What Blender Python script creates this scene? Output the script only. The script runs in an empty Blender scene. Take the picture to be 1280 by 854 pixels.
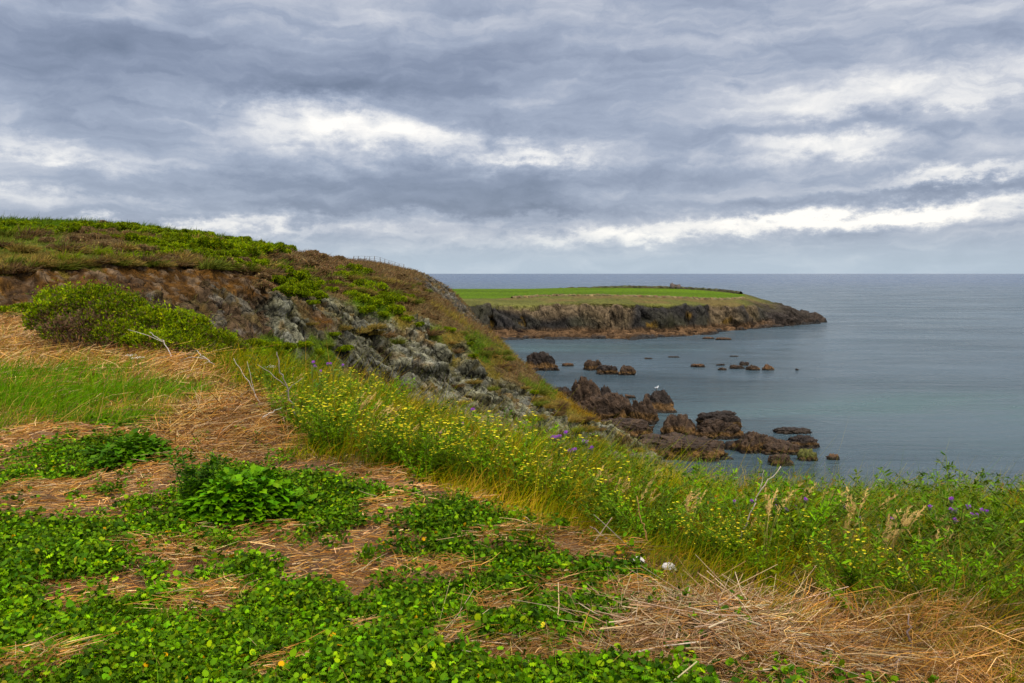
import bpy, math
import numpy as np

# ------------------------------------------------------------------ camera, world, sun, exposure
S = bpy.context.scene
COL = S.collection
PI = math.pi
CAMZ = 1.65
SEA = -20.0
PITCH = math.atan(0.085)
cam = bpy.data.cameras.new('camera')
cam.sensor_width = 36.0
cam.lens = 28.125
cam.clip_start = 0.05
cam.clip_end = 200000
camo = bpy.data.objects.new('camera', cam)
COL.objects.link(camo)
camo.location = (0, 0, CAMZ)
camo.rotation_euler = (PI/2 - PITCH, 0, 0)
S.camera = camo

S.view_settings.view_transform = 'Standard'
S.view_settings.look = 'None'
S.view_settings.exposure = 0.42
S.view_settings.gamma = 1.0

SUN_EL, SUN_AZ = math.radians(52), math.radians(140)     # azimuth clockwise from +Y (view direction)
sd = bpy.data.lights.new('sun', 'SUN')
sd.energy = 1.5
sd.angle = math.radians(12)
sd.color = (1.0, 0.90, 0.72)
so = bpy.data.objects.new('sun', sd)
COL.objects.link(so)
so.rotation_euler = (PI/2 - SUN_EL, 0, -SUN_AZ + PI)
so.location = (0, 0, 60)

W = bpy.data.worlds.new('World')
S.world = W
W.use_nodes = True
wt = W.node_tree
wt.nodes.clear()


class NB:
    """small node-building helper"""
    def __init__(self, nt): self.nt = nt
    def n(self, t, **kw):
        nd = self.nt.nodes.new(t)
        for k, v in kw.items(): setattr(nd, k, v)
        return nd
    def sock(self, nd, i, v):
        if isinstance(v, bpy.types.NodeSocket): self.nt.links.new(v, nd.inputs[i])
        elif v is not None: nd.inputs[i].default_value = v
    def m(self, op, a, b=None, c=None, clamp=False):
        nd = self.n('ShaderNodeMath', operation=op); nd.use_clamp = clamp
        self.sock(nd, 0, a); self.sock(nd, 1, b); self.sock(nd, 2, c)
        return nd.outputs[0]
    def comb(self, x, y, z):
        nd = self.n('ShaderNodeCombineXYZ')
        for i, v in enumerate((x, y, z)): self.sock(nd, i, v)
        return nd.outputs[0]
    def noise(self, vec, scale, detail=6, rough=.55, dist=0.0):
        nd = self.n('ShaderNodeTexNoise')
        self.sock(nd, 'Vector', vec)
        nd.inputs['Scale'].default_value = scale
        nd.inputs['Detail'].default_value = detail
        nd.inputs['Roughness'].default_value = rough
        nd.inputs['Distortion'].default_value = dist
        return nd.outputs[0]
    def ramp(self, fac, stops, interp='LINEAR'):
        nd = self.n('ShaderNodeValToRGB')
        cr = nd.color_ramp; cr.interpolation = interp
        while len(cr.elements) < len(stops): cr.elements.new(0.5)
        for e, (p, c) in zip(cr.elements, stops):
            e.position = p; e.color = (c[0], c[1], c[2], 1) if len(c) == 3 else c
        self.sock(nd, 0, fac)
        return nd.outputs[0]
    def mix(self, fac, a, b, blend='MIX'):
        nd = self.n('ShaderNodeMix', data_type='RGBA', blend_type=blend)
        self.sock(nd, 0, fac)
        for i, v in ((6, a), (7, b)):
            if isinstance(v, tuple) and len(v) == 3: v = (*v, 1)
            self.sock(nd, i, v)
        return nd.outputs[2]
    def maprange(self, v, a, b, c=0.0, d=1.0, smooth=True):
        nd = self.n('ShaderNodeMapRange')
        nd.interpolation_type = 'SMOOTHSTEP' if smooth else 'LINEAR'
        self.sock(nd, 0, v)
        for i, x in enumerate((a, b, c, d)): nd.inputs[i+1].default_value = x
        return nd.outputs[0]


def build_world():
    b = NB(wt)
    tc = b.n('ShaderNodeTexCoord')
    sp = b.n('ShaderNodeSeparateXYZ')
    wt.links.new(tc.outputs['Generated'], sp.inputs[0])
    x, y, z = sp.outputs
    az = b.m('ARCTAN2', x, y)                       # 0 = +Y
    el = b.m('ARCSINE', z)
    # soft billows push the layered bands about, the same in all directions
    def fl(off, sc_, det, amp):
        return b.m('MULTIPLY', b.m('SUBTRACT', b.noise(b.comb(az, b.m('MULTIPLY', el, 1.5), off), sc_, det, .62), .5), amp)
    fx = b.m('ADD', b.m('ADD', az, fl(1.0, 5, 3, .22)), fl(4.0, 15, 6, .06))
    fy = b.m('ADD', b.m('ADD', el, fl(8.0, 5, 3, .05)), fl(11.0, 15, 6, .034))
    n1 = b.noise(b.comb(b.m('MULTIPLY', fx, 2.6), b.m('MULTIPLY', fy, 10), 3.0), 1.4, 3, .5)
    n2 = b.noise(b.comb(b.m('MULTIPLY', fx, 5), b.m('MULTIPLY', fy, 19), 5.0), 1.5, 5, .6)
    n3 = b.noise(b.comb(b.m('MULTIPLY', fx, 2.6), b.m('MULTIPLY', fy, 30), 9.0), 1.5, 3, .5)
    n5 = b.noise(b.comb(b.m('MULTIPLY', fx, 7), b.m('MULTIPLY', fy, 16), 12.0), 1.8, 8, .6)
    t = b.m('ADD', b.m('MULTIPLY', n1, .34), b.m('MULTIPLY', n2, .46))
    t = b.m('ADD', t, b.m('MULTIPLY', n3, .24))
    t = b.m('ADD', t, b.m('MULTIPLY', n5, .16))
    t = b.m('SUBTRACT', t, .02)
    # wandering coordinates for the larger cloud masses
    wu = b.m('MULTIPLY', b.m('SUBTRACT', b.noise(b.comb(az, el, 1.3), 11, 7, .65), .5), .20)
    wv2 = b.m('MULTIPLY', b.m('SUBTRACT', b.noise(b.comb(az, b.m('MULTIPLY', el, 1.8), 7.7), 13, 8, .68), .5), .070)
    au = b.m('ADD', az, wu)
    ev = b.m('ADD', el, wv2)
    blobs = CLOUDS
    acc = None
    for (px, py, sx, sy, amp, slope) in blobs:
        amp = amp*.95
        a0 = math.atan((px-640)/1000); e0 = math.atan((342-py)/1000 * math.cos(a0))
        du = b.m('SUBTRACT', au, a0)
        dv = b.m('SUBTRACT', b.m('SUBTRACT', ev, e0), b.m('MULTIPLY', du, slope))
        q = b.m('ADD', b.m('POWER', b.m('ABSOLUTE', b.m('MULTIPLY', du, 1000/sx)), 2.0),
                b.m('POWER', b.m('ABSOLUTE', b.m('MULTIPLY', dv, 1000/sy)), 2.0))
        g = b.m('MULTIPLY', b.m('EXPONENT', b.m('MULTIPLY', q, -1.0)), amp)
        acc = g if acc is None else b.m('ADD', acc, g)
    acc = b.m('MULTIPLY', acc, b.m('ADD', .15, b.m('MULTIPLY', n5, 1.7)))
    t = b.m('ADD', t, acc)
    col = b.ramp(t, [(.27, (.135, .165, .235)), (.42, (.195, .23, .315)), (.55, (.285, .325, .415)),
                     (.66, (.43, .455, .52)), (.77, (.64, .64, .65)), (.92, (.85, .82, .775))])
    # pale clear band just over the sea
    low = b.maprange(el, 0.004, 0.060, 1.0, 0.0)
    col = b.mix(b.m('MULTIPLY', low, .62), col, (.43, .53, .61))
    # overcast brightens towards the zenith and towards the veiled sun behind the camera
    up = b.maprange(el, math.radians(20), math.radians(60), 1.0, 4.6)
    back = b.maprange(y, 0.2, -0.8, 1.0, 1.7)
    gain = b.m('MULTIPLY', up, back)
    # below the horizon nothing but the sea's own grey
    cl = b.n('ShaderNodeVectorMath', operation='SCALE')
    wt.links.new(col, cl.inputs[0]); wt.links.new(gain, cl.inputs['Scale'])
    sky = b.n('ShaderNodeTexSky', sky_type='NISHITA')
    sky.sun_disc = False
    sky.sun_elevation = SUN_EL
    sky.sun_rotation = SUN_AZ
    warm = b.mix(b.maprange(el, math.radians(24), math.radians(60), 0, 1), (1, 1, 1), (1.14, .99, .80))
    cl2 = b.mix(1.0, cl.outputs[0], warm, 'MULTIPLY')
    bg1 = b.n('ShaderNodeBackground'); bg2 = b.n('ShaderNodeBackground')
    wt.links.new(sky.outputs[0], bg1.inputs[0]); bg1.inputs[1].default_value = 0.07
    wt.links.new(cl2, bg2.inputs[0]); bg2.inputs[1].default_value = 1.0
    mx = b.n('ShaderNodeMixShader'); mx.inputs[0].default_value = 0.88
    wt.links.new(bg1.outputs[0], mx.inputs[1]); wt.links.new(bg2.outputs[0], mx.inputs[2])
    out = b.n('ShaderNodeOutputWorld')
    wt.links.new(mx.outputs[0], out.inputs[0])


# cloud masses: photo position, half sizes, brightness, tilt
CLOUDS = [
    (400, 150, 110, 26, .34, 0.0), (560, 182, 150, 17, .26, -.08), (680, 196, 90, 10, .16, 0),
    (330, 178, 60, 18, .10, 0), (480, 240, 260, 26, -.22, 0), (760, 225, 170, 18, -.14, 0),
    (200, 95, 330, 55, -.17, 0), (620, 95, 160, 45, -.12, 0), (100, 225, 220, 22, -.05, 0),
    (60, 190, 120, 10, .16, -.05), (190, 283, 260, 8, .26, 0), (430, 262, 120, 7, -.10, 0),
    (900, 287, 330, 10, .26, .05), (1120, 268, 200, 9, .22, .06), (1200, 222, 130, 10, .26, .1),
    (1060, 186, 90, 16, .24, 0), (1200, 110, 190, 30, .22, .12), (980, 130, 160, 22, .06, 0),
    (1100, 245, 200, 8, -.16, .03), (1050, 160, 160, 12, -.12, .03), (1180, 160, 120, 14, -.06, 0),
    (700, 30, 260, 40, -.02, 0), (420, 110, 90, 12, -.12, 0), (90, 250, 130, 9, .12, 0),
    (640, 262, 140, 7, -.14, 0), (330, 245, 130, 8, .06, 0), (1190, 15, 160, 40, .0, 0),
]
build_world()


# ------------------------------------------------------------------ numeric helpers
def ray(px, py):
    cx = (px-640)/1000.0; cy = (427-py)/1000.0
    cp, sp_ = math.cos(PITCH), math.sin(PITCH)
    d = np.array([cx, cp + cy*sp_, cy*cp - sp_])
    return d / d[1]                       # per unit of Y


def project(P):
    P = np.asarray(P); cp, sp_ = math.cos(PITCH), math.sin(PITCH)
    dz = P[..., 2]-CAMZ
    f = P[..., 1]*cp - dz*sp_; u = P[..., 1]*sp_ + dz*cp
    f = np.where(f < .05, .05, f)
    return 640+1000*P[..., 0]/f, 427-1000*u/f


def zat(py, Y):
    return CAMZ + ray(640, py)[2]*Y


def hsh(ix, iy, iz, seed=0):
    h = (ix.astype(np.int64)*374761393 + iy.astype(np.int64)*668265263 + iz.astype(np.int64)*2147483647 % 1442695041 + seed*974634777) & 0xffffffff
    h = ((h ^ (h >> 13)) * 1274126177) & 0xffffffff
    h = ((h ^ (h >> 16)) * 2246822519) & 0xffffffff
    h = h ^ (h >> 15)
    return (h & 0xffffff)/float(0xffffff)


def vnoise(p, seed=0):
    i = np.floor(p).astype(np.int64); f = p-i; f = f*f*(3-2*f)
    x, y, z = i[:, 0], i[:, 1], i[:, 2]; r = 0
    for dx in (0, 1):
        wx = f[:, 0] if dx else 1-f[:, 0]
        for dy in (0, 1):
            wy = f[:, 1] if dy else 1-f[:, 1]
            for dz in (0, 1):
                wz = f[:, 2] if dz else 1-f[:, 2]
                r = r + wx*wy*wz*hsh(x+dx, y+dy, z+dz, seed)
    return r*2-1


def fbm(p, sc, octv=4, seed=0, gain=.5):
    r = 0; a = 1; t = 0
    for o in range(octv):
        r = r + a*vnoise(p*(sc*2**o)+17.3*o, seed+o); t += a; a *= gain
    return r/t


def voro(p, seed=0, tilt=False):
    """F1, F2 and the cell's random value"""
    i = np.floor(p).astype(np.int64)
    f1 = np.full(len(p), 9.0); f2 = f1.copy(); cid = np.zeros(len(p)); til = np.zeros(len(p))
    for dx in (-1, 0, 1):
        for dy in (-1, 0, 1):
            for dz in (-1, 0, 1):
                a, b, c = i[:, 0]+dx, i[:, 1]+dy, i[:, 2]+dz
                qx = a+hsh(a, b, c, seed); qy = b+hsh(a, b, c, seed+1); qz = c+hsh(a, b, c, seed+2)
                d = np.sqrt((qx-p[:, 0])**2+(qy-p[:, 1])**2+(qz-p[:, 2])**2)
                m1 = d < f1
                f2 = np.where(m1, f1, np.minimum(f2, d))
                cid = np.where(m1, hsh(a, b, c, seed+3), cid)
                if tilt:      # height of a randomly tilted plane through the cell's centre
                    tl_ = (p[:, 0]-qx)*(hsh(a, b, c, seed+4)-.5)+(p[:, 1]-qy)*(hsh(a, b, c, seed+5)-.5)+(p[:, 2]-qz)*(hsh(a, b, c, seed+6)-.5)
                    til = np.where(m1, tl_*2, til)
                f1 = np.where(m1, d, f1)
    return (f1, f2, cid, til) if tilt else (f1, f2, cid)


def unit(v):
    return v/np.maximum(np.linalg.norm(v, axis=-1, keepdims=True), 1e-9)


def sstep(x, a, b):
    t = np.clip((x-a)/(b-a), 0, 1); return t*t*(3-2*t)


def rot_strata(p, tilt=.6, yaw=.5):
    c, s = math.cos(tilt), math.sin(tilt); cy_, sy_ = math.cos(yaw), math.sin(yaw)
    x = p[:, 0]*cy_+p[:, 1]*sy_; y = -p[:, 0]*sy_+p[:, 1]*cy_; z = p[:, 2]
    return np.stack([x*c+z*s, y, -x*s+z*c], 1)


# ------------------------------------------------------------------ mesh helpers
def mesh(name, V, F, C=None, smooth=False):
    """F: (M,3) or (M,4) array, or list of such arrays"""
    me = bpy.data.meshes.new(name)
    Fs = F if isinstance(F, list) else [F]
    Fs = [np.asarray(f, np.int32) for f in Fs if len(f)]
    V = np.asarray(V, np.float32)
    me.vertices.add(len(V)); me.vertices.foreach_set('co', V.ravel())
    li = np.concatenate([f.ravel() for f in Fs])
    sizes = np.concatenate([np.full(len(f), f.shape[1], np.int32) for f in Fs])
    me.loops.add(len(li)); me.loops.foreach_set('vertex_index', li)
    me.polygons.add(len(sizes))
    me.polygons.foreach_set('loop_start', np.concatenate([[0], np.cumsum(sizes)[:-1]]).astype(np.int32))
    me.polygons.foreach_set('loop_total', sizes)
    if smooth: me.polygons.foreach_set('use_smooth', np.ones(len(sizes), bool))
    if C is not None:
        at = me.color_attributes.new('col', 'FLOAT_COLOR', 'POINT')
        cc = np.ones((len(V), 4), np.float32); cc[:, :3] = C
        at.data.foreach_set('color', cc.ravel())
    me.update(calc_edges=True)
    return me


def obj(name, me, mat=None, parent=None, loc=None):
    o = bpy.data.objects.new(name, me); COL.objects.link(o)
    if mat is not None and not me.materials: me.materials.append(mat)
    if parent is not None: o.parent = parent
    if loc is not None: o.location = loc
    return o


def tag(o, label=None, cat=None, group=None, kind=None):
    if label: o['label'] = label
    if cat: o['category'] = cat
    if group: o['group'] = group
    if kind: o['kind'] = kind
    return o


def empty(name, loc, label, cat, group=None, rz=0.0, sc=1.0):
    o = bpy.data.objects.new(name, None); COL.objects.link(o)
    o.empty_display_size = .1
    o.location = tuple(float(v) for v in loc); o.rotation_euler = (0, 0, rz); o.scale = (sc, sc, sc)
    return tag(o, label, cat, group)


def copy_tree(root, loc, rz, sc, label=None, group=None):
    r = root.copy(); COL.objects.link(r)
    r.location = tuple(float(v) for v in loc); r.rotation_euler = (0, 0, rz)
    r.scale = sc if isinstance(sc, tuple) else (sc, sc, sc)
    if label: r['label'] = label
    if group: r['group'] = group
    for ch in list(root.children):
        c = ch.copy(); COL.objects.link(c); c.parent = r
    return r


class MB:
    """collects vertices / faces / colours"""
    def __init__(self): self.V = []; self.T = []; self.Q = []; self.C = []; self.n = 0
    def add(self, V, F, C):
        V = np.asarray(V, float).reshape(-1, 3); F = np.asarray(F, int)
        (self.T if F.shape[1] == 3 else self.Q).append(F+self.n)
        C = np.asarray(C, float)
        if C.ndim == 1: C = np.tile(C, (len(V), 1))
        self.V.append(V); self.C.append(C); self.n += len(V)
        return self
    def mesh(self, name, smooth=False):
        F = []
        if self.T: F.append(np.concatenate(self.T))
        if self.Q: F.append(np.concatenate(self.Q))
        return mesh(name, np.concatenate(self.V), F, np.concatenate(self.C), smooth)


def stamp(tv, tf, cen, X, Z, sc, col):
    """copies of a template: X = its long axis, Z = its normal"""
    tv = np.asarray(tv, float); tf = np.asarray(tf, int)
    cen = np.asarray(cen, float); N = len(cen); k = len(tv)
    X = unit(X); Z = unit(Z - X*np.sum(X*Z, 1, keepdims=True)); Y = np.cross(Z, X)
    sc = np.broadcast_to(np.asarray(sc, float), (N,)) if np.ndim(sc) < 2 else sc
    s = sc[:, None, None] if np.ndim(sc) == 1 else sc[:, None, :]
    L = tv[None]*s
    V = cen[:, None]+L[..., 0:1]*X[:, None]+L[..., 1:2]*Y[:, None]+L[..., 2:3]*Z[:, None]
    F = tf[None]+(np.arange(N)*k)[:, None, None]
    C = np.repeat(np.asarray(col, float)[:, None], k, 1)
    return V.reshape(-1, 3), F.reshape(-1, tf.shape[1]), C.reshape(-1, 3)


def ribbons(base, dirn, length, width, bend, droop, nseg, col, rng, tipcol=None, taper=1.0):
    """bent flat blades. bend: sideways drift vectors (N,3); droop: downward curvature"""
    N = len(base); t = np.linspace(0, 1, nseg+1)
    dirn = unit(dirn); length = np.broadcast_to(length, (N,)); width = np.broadcast_to(width, (N,))
    side = rng.normal(size=(N, 3)); side[:, 2] *= .3; side = unit(np.cross(dirn, side))
    T = t[None, :, None]
    cen = base[:, None]+length[:, None, None]*(dirn[:, None]*T + bend[:, None]*T**2)
    cen[..., 2] -= (np.broadcast_to(droop, (N,))[:, None]*length[:, None])*(t[None]**2)
    w = width[:, None]*(1-taper*t[None]**1.5)+width[:, None]*.06
    L = cen-side[:, None]*w[..., None]*.5; R = cen+side[:, None]*w[..., None]*.5
    V = np.stack([L, R], 2).reshape(N, -1, 3)
    q = np.array([[2*i, 2*i+1, 2*i+3, 2*i+2] for i in range(nseg)])
    F = q[None]+(np.arange(N)*(2*(nseg+1)))[:, None, None]
    c = np.asarray(col, float)
    if c.ndim == 1: c = np.tile(c, (N, 1))
    if tipcol is None: Cc = np.repeat(c[:, None], 2*(nseg+1), 1)
    else:
        tc_ = np.asarray(tipcol, float)
        if tc_.ndim == 1: tc_ = np.tile(tc_, (N, 1))
        m = np.repeat(t, 2)[None, :, None]; Cc = c[:, None]*(1-m)+tc_[:, None]*m
    return V.reshape(-1, 3), F.reshape(-1, 4), Cc.reshape(-1, 3)


def tube(pts, r0, r1, sides=6, rng=None, rough=0.0):
    pts = np.asarray(pts, float); n = len(pts)
    tan = unit(np.gradient(pts, axis=0)); up = np.array([.3, .2, 1.0])
    A = unit(np.cross(tan, up)); B = np.cross(tan, A)
    r = np.linspace(r0, r1, n)
    if rng is not None and rough: r = r*(1+rng.normal(size=n)*rough)
    ang = np.arange(sides)/sides*2*PI
    V = pts[:, None]+r[:, None, None]*(A[:, None]*np.cos(ang)[None, :, None]+B[:, None]*np.sin(ang)[None, :, None])
    V = V.reshape(-1, 3); F = []
    for i in range(n-1):
        for j in range(sides):
            k = (j+1) % sides; F.append((i*sides+j, i*sides+k, (i+1)*sides+k, (i+1)*sides+j))
    cap = len(V); V = np.vstack([V, pts[-1:], pts[:1]])
    for j in range(sides):
        k = (j+1) % sides
        F.append(((n-1)*sides+j, (n-1)*sides+k, cap, cap)) if False else None
    T = [((n-1)*sides+j, (n-1)*sides+(j+1) % sides, cap) for j in range(sides)]+[((j+1) % sides, j, cap+1) for j in range(sides)]
    return V, np.array([f for f in F if f]), np.array(T)


def add_tube(mb, pts, r0, r1, col, sides=6, rng=None, rough=0.0):
    V, Q, T = tube(pts, r0, r1, sides, rng, rough)
    n = mb.n
    mb.add(V, Q, col); mb.T.append(T+n)


def jitter(c, N, rng, v=.18, h=.08):
    """brightness and hue variation about a base colour"""
    c = np.asarray(c, float)
    return np.clip(c[None]*(1+rng.normal(size=(N, 1))*v)*(1+rng.normal(size=(N, 3))*h), .003, .9)


def pickcol(cols, wts, N, rng, v=.2, h=.06):
    cols = np.asarray(cols, float); w = np.asarray(wts, float); w = w/w.sum()
    return np.clip(cols[rng.choice(len(cols), N, p=w)]*(1+rng.normal(size=(N, 1))*v)*(1+rng.normal(size=(N, 3))*h), .003, .9)


# ------------------------------------------------------------------ materials
def mat_attr(name, rough=.8, spec=.2, translucent=0.0, mottle=0.0, mscale=8.0, bump=0.0, bscale=20.0, bdist=.05, sat=1.0, cracks=0.0):
    m = bpy.data.materials.new(name); m.use_nodes = True; nt = m.node_tree; nt.nodes.clear(); b = NB(nt)
    at = b.n('ShaderNodeAttribute', attribute_name='col')
    col = at.outputs['Color']
    if sat != 1.0:
        hs = b.n('ShaderNodeHueSaturation'); hs.inputs['Saturation'].default_value = sat; nt.links.new(col, hs.inputs['Color']); col = hs.outputs[0]
    geo = b.n('ShaderNodeNewGeometry')
    if mottle > 0:
        nz = b.noise(geo.outputs['Position'], mscale, 6, .65)
        g = b.maprange(nz, .3, .7, 1-mottle, 1+mottle, False)
        sc = b.n('ShaderNodeVectorMath', operation='SCALE'); nt.links.new(col, sc.inputs[0]); nt.links.new(g, sc.inputs['Scale'])
        col = sc.outputs[0]
    p = b.n('ShaderNodeBsdfPrincipled')
    nt.links.new(col, p.inputs['Base Color'])
    p.inputs['Roughness'].default_value = rough
    p.inputs['Specular IOR Level'].default_value = spec
    sh = p.outputs[0]
    if bump > 0:
        bp = b.n('ShaderNodeBump'); bp.inputs['Strength'].default_value = bump; bp.inputs['Distance'].default_value = bdist
        hgt_ = b.noise(geo.outputs['Position'], bscale, 8, .72)
        if cracks > 0:
            mp = b.n('ShaderNodeMapping'); mp.inputs['Rotation'].default_value = (.3, .6, .4); mp.inputs['Scale'].default_value = (1, 1, .45)
            nt.links.new(geo.outputs['Position'], mp.inputs[0])
            wn = b.n('ShaderNodeTexNoise'); wn.inputs['Scale'].default_value = cracks*.8; wn.inputs['Detail'].default_value = 4; nt.links.new(mp.outputs[0], wn.inputs['Vector'])
            mv = b.n('ShaderNodeVectorMath', operation='MULTIPLY_ADD'); nt.links.new(wn.outputs['Color'], mv.inputs[0]); mv.inputs[1].default_value = (.7/cracks,)*3; nt.links.new(mp.outputs[0], mv.inputs[2])
            for k_, w_ in ((1.0, 1.6), (2.9, .7)):
                vo = b.n('ShaderNodeTexVoronoi', feature='DISTANCE_TO_EDGE'); vo.inputs['Scale'].default_value = cracks*k_; nt.links.new(mv.outputs[0], vo.inputs['Vector'])
                hgt_ = b.m('ADD', hgt_, b.m('MULTIPLY', b.m('MINIMUM', vo.outputs[0], .16), 4*w_))
        nt.links.new(hgt_, bp.inputs['Height'])
        nt.links.new(bp.outputs[0], p.inputs['Normal'])
    if translucent > 0:
        tr = b.n('ShaderNodeBsdfTranslucent'); nt.links.new(col, tr.inputs[0])
        mx = b.n('ShaderNodeMixShader'); mx.inputs[0].default_value = translucent
        nt.links.new(sh, mx.inputs[1]); nt.links.new(tr.outputs[0], mx.inputs[2]); sh = mx.outputs[0]
    o = b.n('ShaderNodeOutputMaterial'); nt.links.new(sh, o.inputs[0])
    return m


M_LEAF = mat_attr('leaf', .65, .08, .15, sat=1.17)
M_GRASS = mat_attr('grass_blade', .75, .08, .14, sat=1.16)
M_STRAW = mat_attr('straw', .8, .10, .06, sat=1.2)
M_WOOD = mat_attr('dry_wood', .85, .15, 0, .25, 60, .3, 80)
M_FLOWER = mat_attr('petal', .6, .2, .3)
M_GROUND = mat_attr('bare_ground', .95, .08, 0, .5, 9, 1.0, 30, bdist=.06)
M_HILL = mat_attr('hill_surface', .92, .08, 0, .65, 2.2, 1.0, 2.6, bdist=.30, sat=1.22, cracks=.85)
M_HEAD = mat_attr('headland_surface', .95, .08, 0, .5, .8, .9, 1.0, bdist=.6, sat=1.1, cracks=.28)
M_FIELD = mat_attr('bank_surface', .95, .08, 0, .4, .8, .6, 1.0, bdist=.3)
M_ROCK = mat_attr('sea_rock', .8, .2, 0, .55, 1.3, .9, 2.2, bdist=.25, sat=1.1, cracks=.8)
M_STONE = mat_attr('pale_stone', .85, .2, 0, .3, 30, .4, 60)
M_BIRD = mat_attr('feather', .8, .1)

# ------------------------------------------------------------------ the land as a height function
# per column of the coast: (distance, photo row) or (distance, None, height)
Z = None
PROF = {
 -1500: [(8,Z,.0),(20,Z,.1),(25,Z,.1),(28,Z,.2),(30,Z,.35),(31.2,Z,1.3),(32.5,Z,2.1),(60,Z,5.6),(75,Z,6.0),(120,Z,5),(230,Z,3)],
 -300: [(8,Z,.0),(20,Z,.1),(25,Z,.1),(28,Z,.2),(30,Z,.35),(31.2,Z,1.3),(32.5,Z,2.1),(60,278),(75,Z,6.0),(120,Z,5),(230,Z,3)],
 0:   [(8,Z,0),(20,Z,.1),(25,Z,.1),(28,Z,.2),(30,Z,.4),(31.3,Z,1.3),(33,Z,2.1),(60,277),(75,Z,5.9),(120,Z,5),(230,Z,3)],
 130: [(8,Z,0),(20,Z,-.05),(25,Z,-.1),(28,Z,-.1),(30,Z,.1),(32.3,Z,1.2),(35.5,Z,2.2),(62,278),(78,Z,5.6),(120,Z,5),(230,Z,3)],
 220: [(8.5,Z,0),(18,Z,-.1),(23,Z,-.4),(28,Z,-.9),(32,Z,-.4),(35,Z,.8),(38,Z,1.95),(62,288),(80,Z,4.9),(120,Z,4.5),(230,Z,3)],
 300: [(9,Z,0),(17,Z,-.2),(20,Z,-.9),(30,Z,-2.6),(35,428),(37.5,380),(40.5,342),(62,299),(80,Z,4.0),(120,Z,4),(230,Z,3)],
 400: [(7.5,Z,0),(14,Z,-.4),(18,Z,-1.6),(30,Z,-5),(41,458),(44,408),(47.5,376),(70,322),(82,Z,2.6),(110,318),(230,Z,3)],
 500: [(6.2,Z,0),(12,Z,-.45),(16,Z,-2),(30,Z,-6.5),(45,492),(49,432),(54,390),(70,354),(88,Z,-.4),(145,332),(230,Z,1)],
 560: [(5.8,Z,0),(12,Z,-.72),(15,Z,-2.4),(30,Z,-8),(46,512),(51,452),(58,404),(70,384),(90,Z,-5),(158,352),(230,Z,-8)],
 590: [(5.6,Z,0),(11.5,Z,-.76),(15,Z,-2.4),(29,Z,-8),(46,520),(53,460),(60,416),(72,398),(95,Z,-9),(155,388),(230,Z,-22)],
 620: [(5.5,Z,0),(11,Z,-.75),(14,Z,-2.4),(28,Z,-8),(47,530),(54,472),(63,432),(74,415),(98,Z,-16),(150,426),(230,Z,-24)],
 650: [(5.2,Z,0),(10.8,Z,-.78),(14,Z,-2.6),(27,Z,-8),(46,540),(53,492),(61,461),(72,442),(94,Z,-20),(150,Z,-22),(230,Z,-25)],
 680: [(5.0,Z,0),(10.5,Z,-.82),(14,Z,-3),(26,Z,-8),(45,552),(52,515),(59,494),(70,475),(90,Z,-21),(150,Z,-24),(230,Z,-26)],
 740: [(4.7,Z,0),(10,Z,-.85),(13,Z,-3),(25,Z,-8.5),(43,577),(51,547),(58,528),(66,515),(83,Z,-22),(150,Z,-24),(230,Z,-26)],
 800: [(4.5,Z,0),(9.5,Z,-.95),(12.5,Z,-3),(24,Z,-9),(40,594),(47,577),(54,563),(60,555),(74,Z,-22),(150,Z,-24),(230,Z,-26)],
 850: [(4.4,Z,0),(9.5,Z,-1.0),(12,Z,-3),(22,Z,-9),(36,Z,-9.4),(42,593),(47,586),(52,581),(65,Z,-22),(150,Z,-24),(230,Z,-26)],
 900: [(4.3,Z,0),(9.5,Z,-1.1),(12,Z,-3),(20,Z,-9),(30,Z,-13),(35,Z,-16),(40,Z,-18),(45,Z,-20.5),(58,Z,-23),(150,Z,-24),(230,Z,-26)],
 1000: [(4.3,Z,0),(9,Z,-1.05),(11,Z,-3),(16,Z,-8),(22,Z,-13),(27,Z,-17),(32,Z,-20.4),(38,Z,-22),(50,Z,-24),(150,Z,-25),(230,Z,-26)],
 1280: [(3.8,Z,0),(8,Z,-.8),(10,Z,-3),(14,Z,-8),(20,Z,-13),(25,Z,-17),(30,Z,-20.4),(38,Z,-22),(50,Z,-24),(150,Z,-25),(230,Z,-26)],
 2600: [(3.8,Z,0),(8,Z,-.8),(10,Z,-3),(14,Z,-8),(20,Z,-13),(25,Z,-17),(30,Z,-20.4),(38,Z,-22),(50,Z,-24),(150,Z,-25),(230,Z,-26)],
}
TA = np.linspace(-2.2, 2.0, 1400)
TL = np.linspace(0, math.log(235), 1400)


def table(prof, ta, tl, sa, sl):
    ks = sorted(prof); n = len(prof[ks[0]])
    Yr = np.zeros((len(ks), n)); Zr = np.zeros((len(ks), n))
    for i, k in enumerate(ks):
        for j, e in enumerate(prof[k]):
            Yr[i, j] = e[0]; Zr[i, j] = e[2] if len(e) > 2 and e[1] is None else zat(e[1], e[0])
    ka = (np.array(ks)-640)/1000.0
    H = np.zeros((len(ta), len(tl)))
    Y2 = np.stack([np.interp(ta, ka, Yr[:, j]) for j in range(n)], 1)
    Z2 = np.stack([np.interp(ta, ka, Zr[:, j]) for j in range(n)], 1)
    for i in range(len(ta)):
        H[i] = np.interp(tl, np.log(Y2[i]), Z2[i])
    def sm(A, s, ax):
        r = int(3*s); k = np.exp(-.5*(np.arange(-r, r+1)/s)**2); k /= k.sum()
        A = np.pad(A, [(r, r) if q == ax else (0, 0) for q in (0, 1)], mode='edge')
        return np.apply_along_axis(lambda v: np.convolve(v, k, 'valid'), ax, A)
    return sm(sm(H, sa, 0), sl, 1)


HT = table(PROF, TA, TL, 6, 4)


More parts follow.
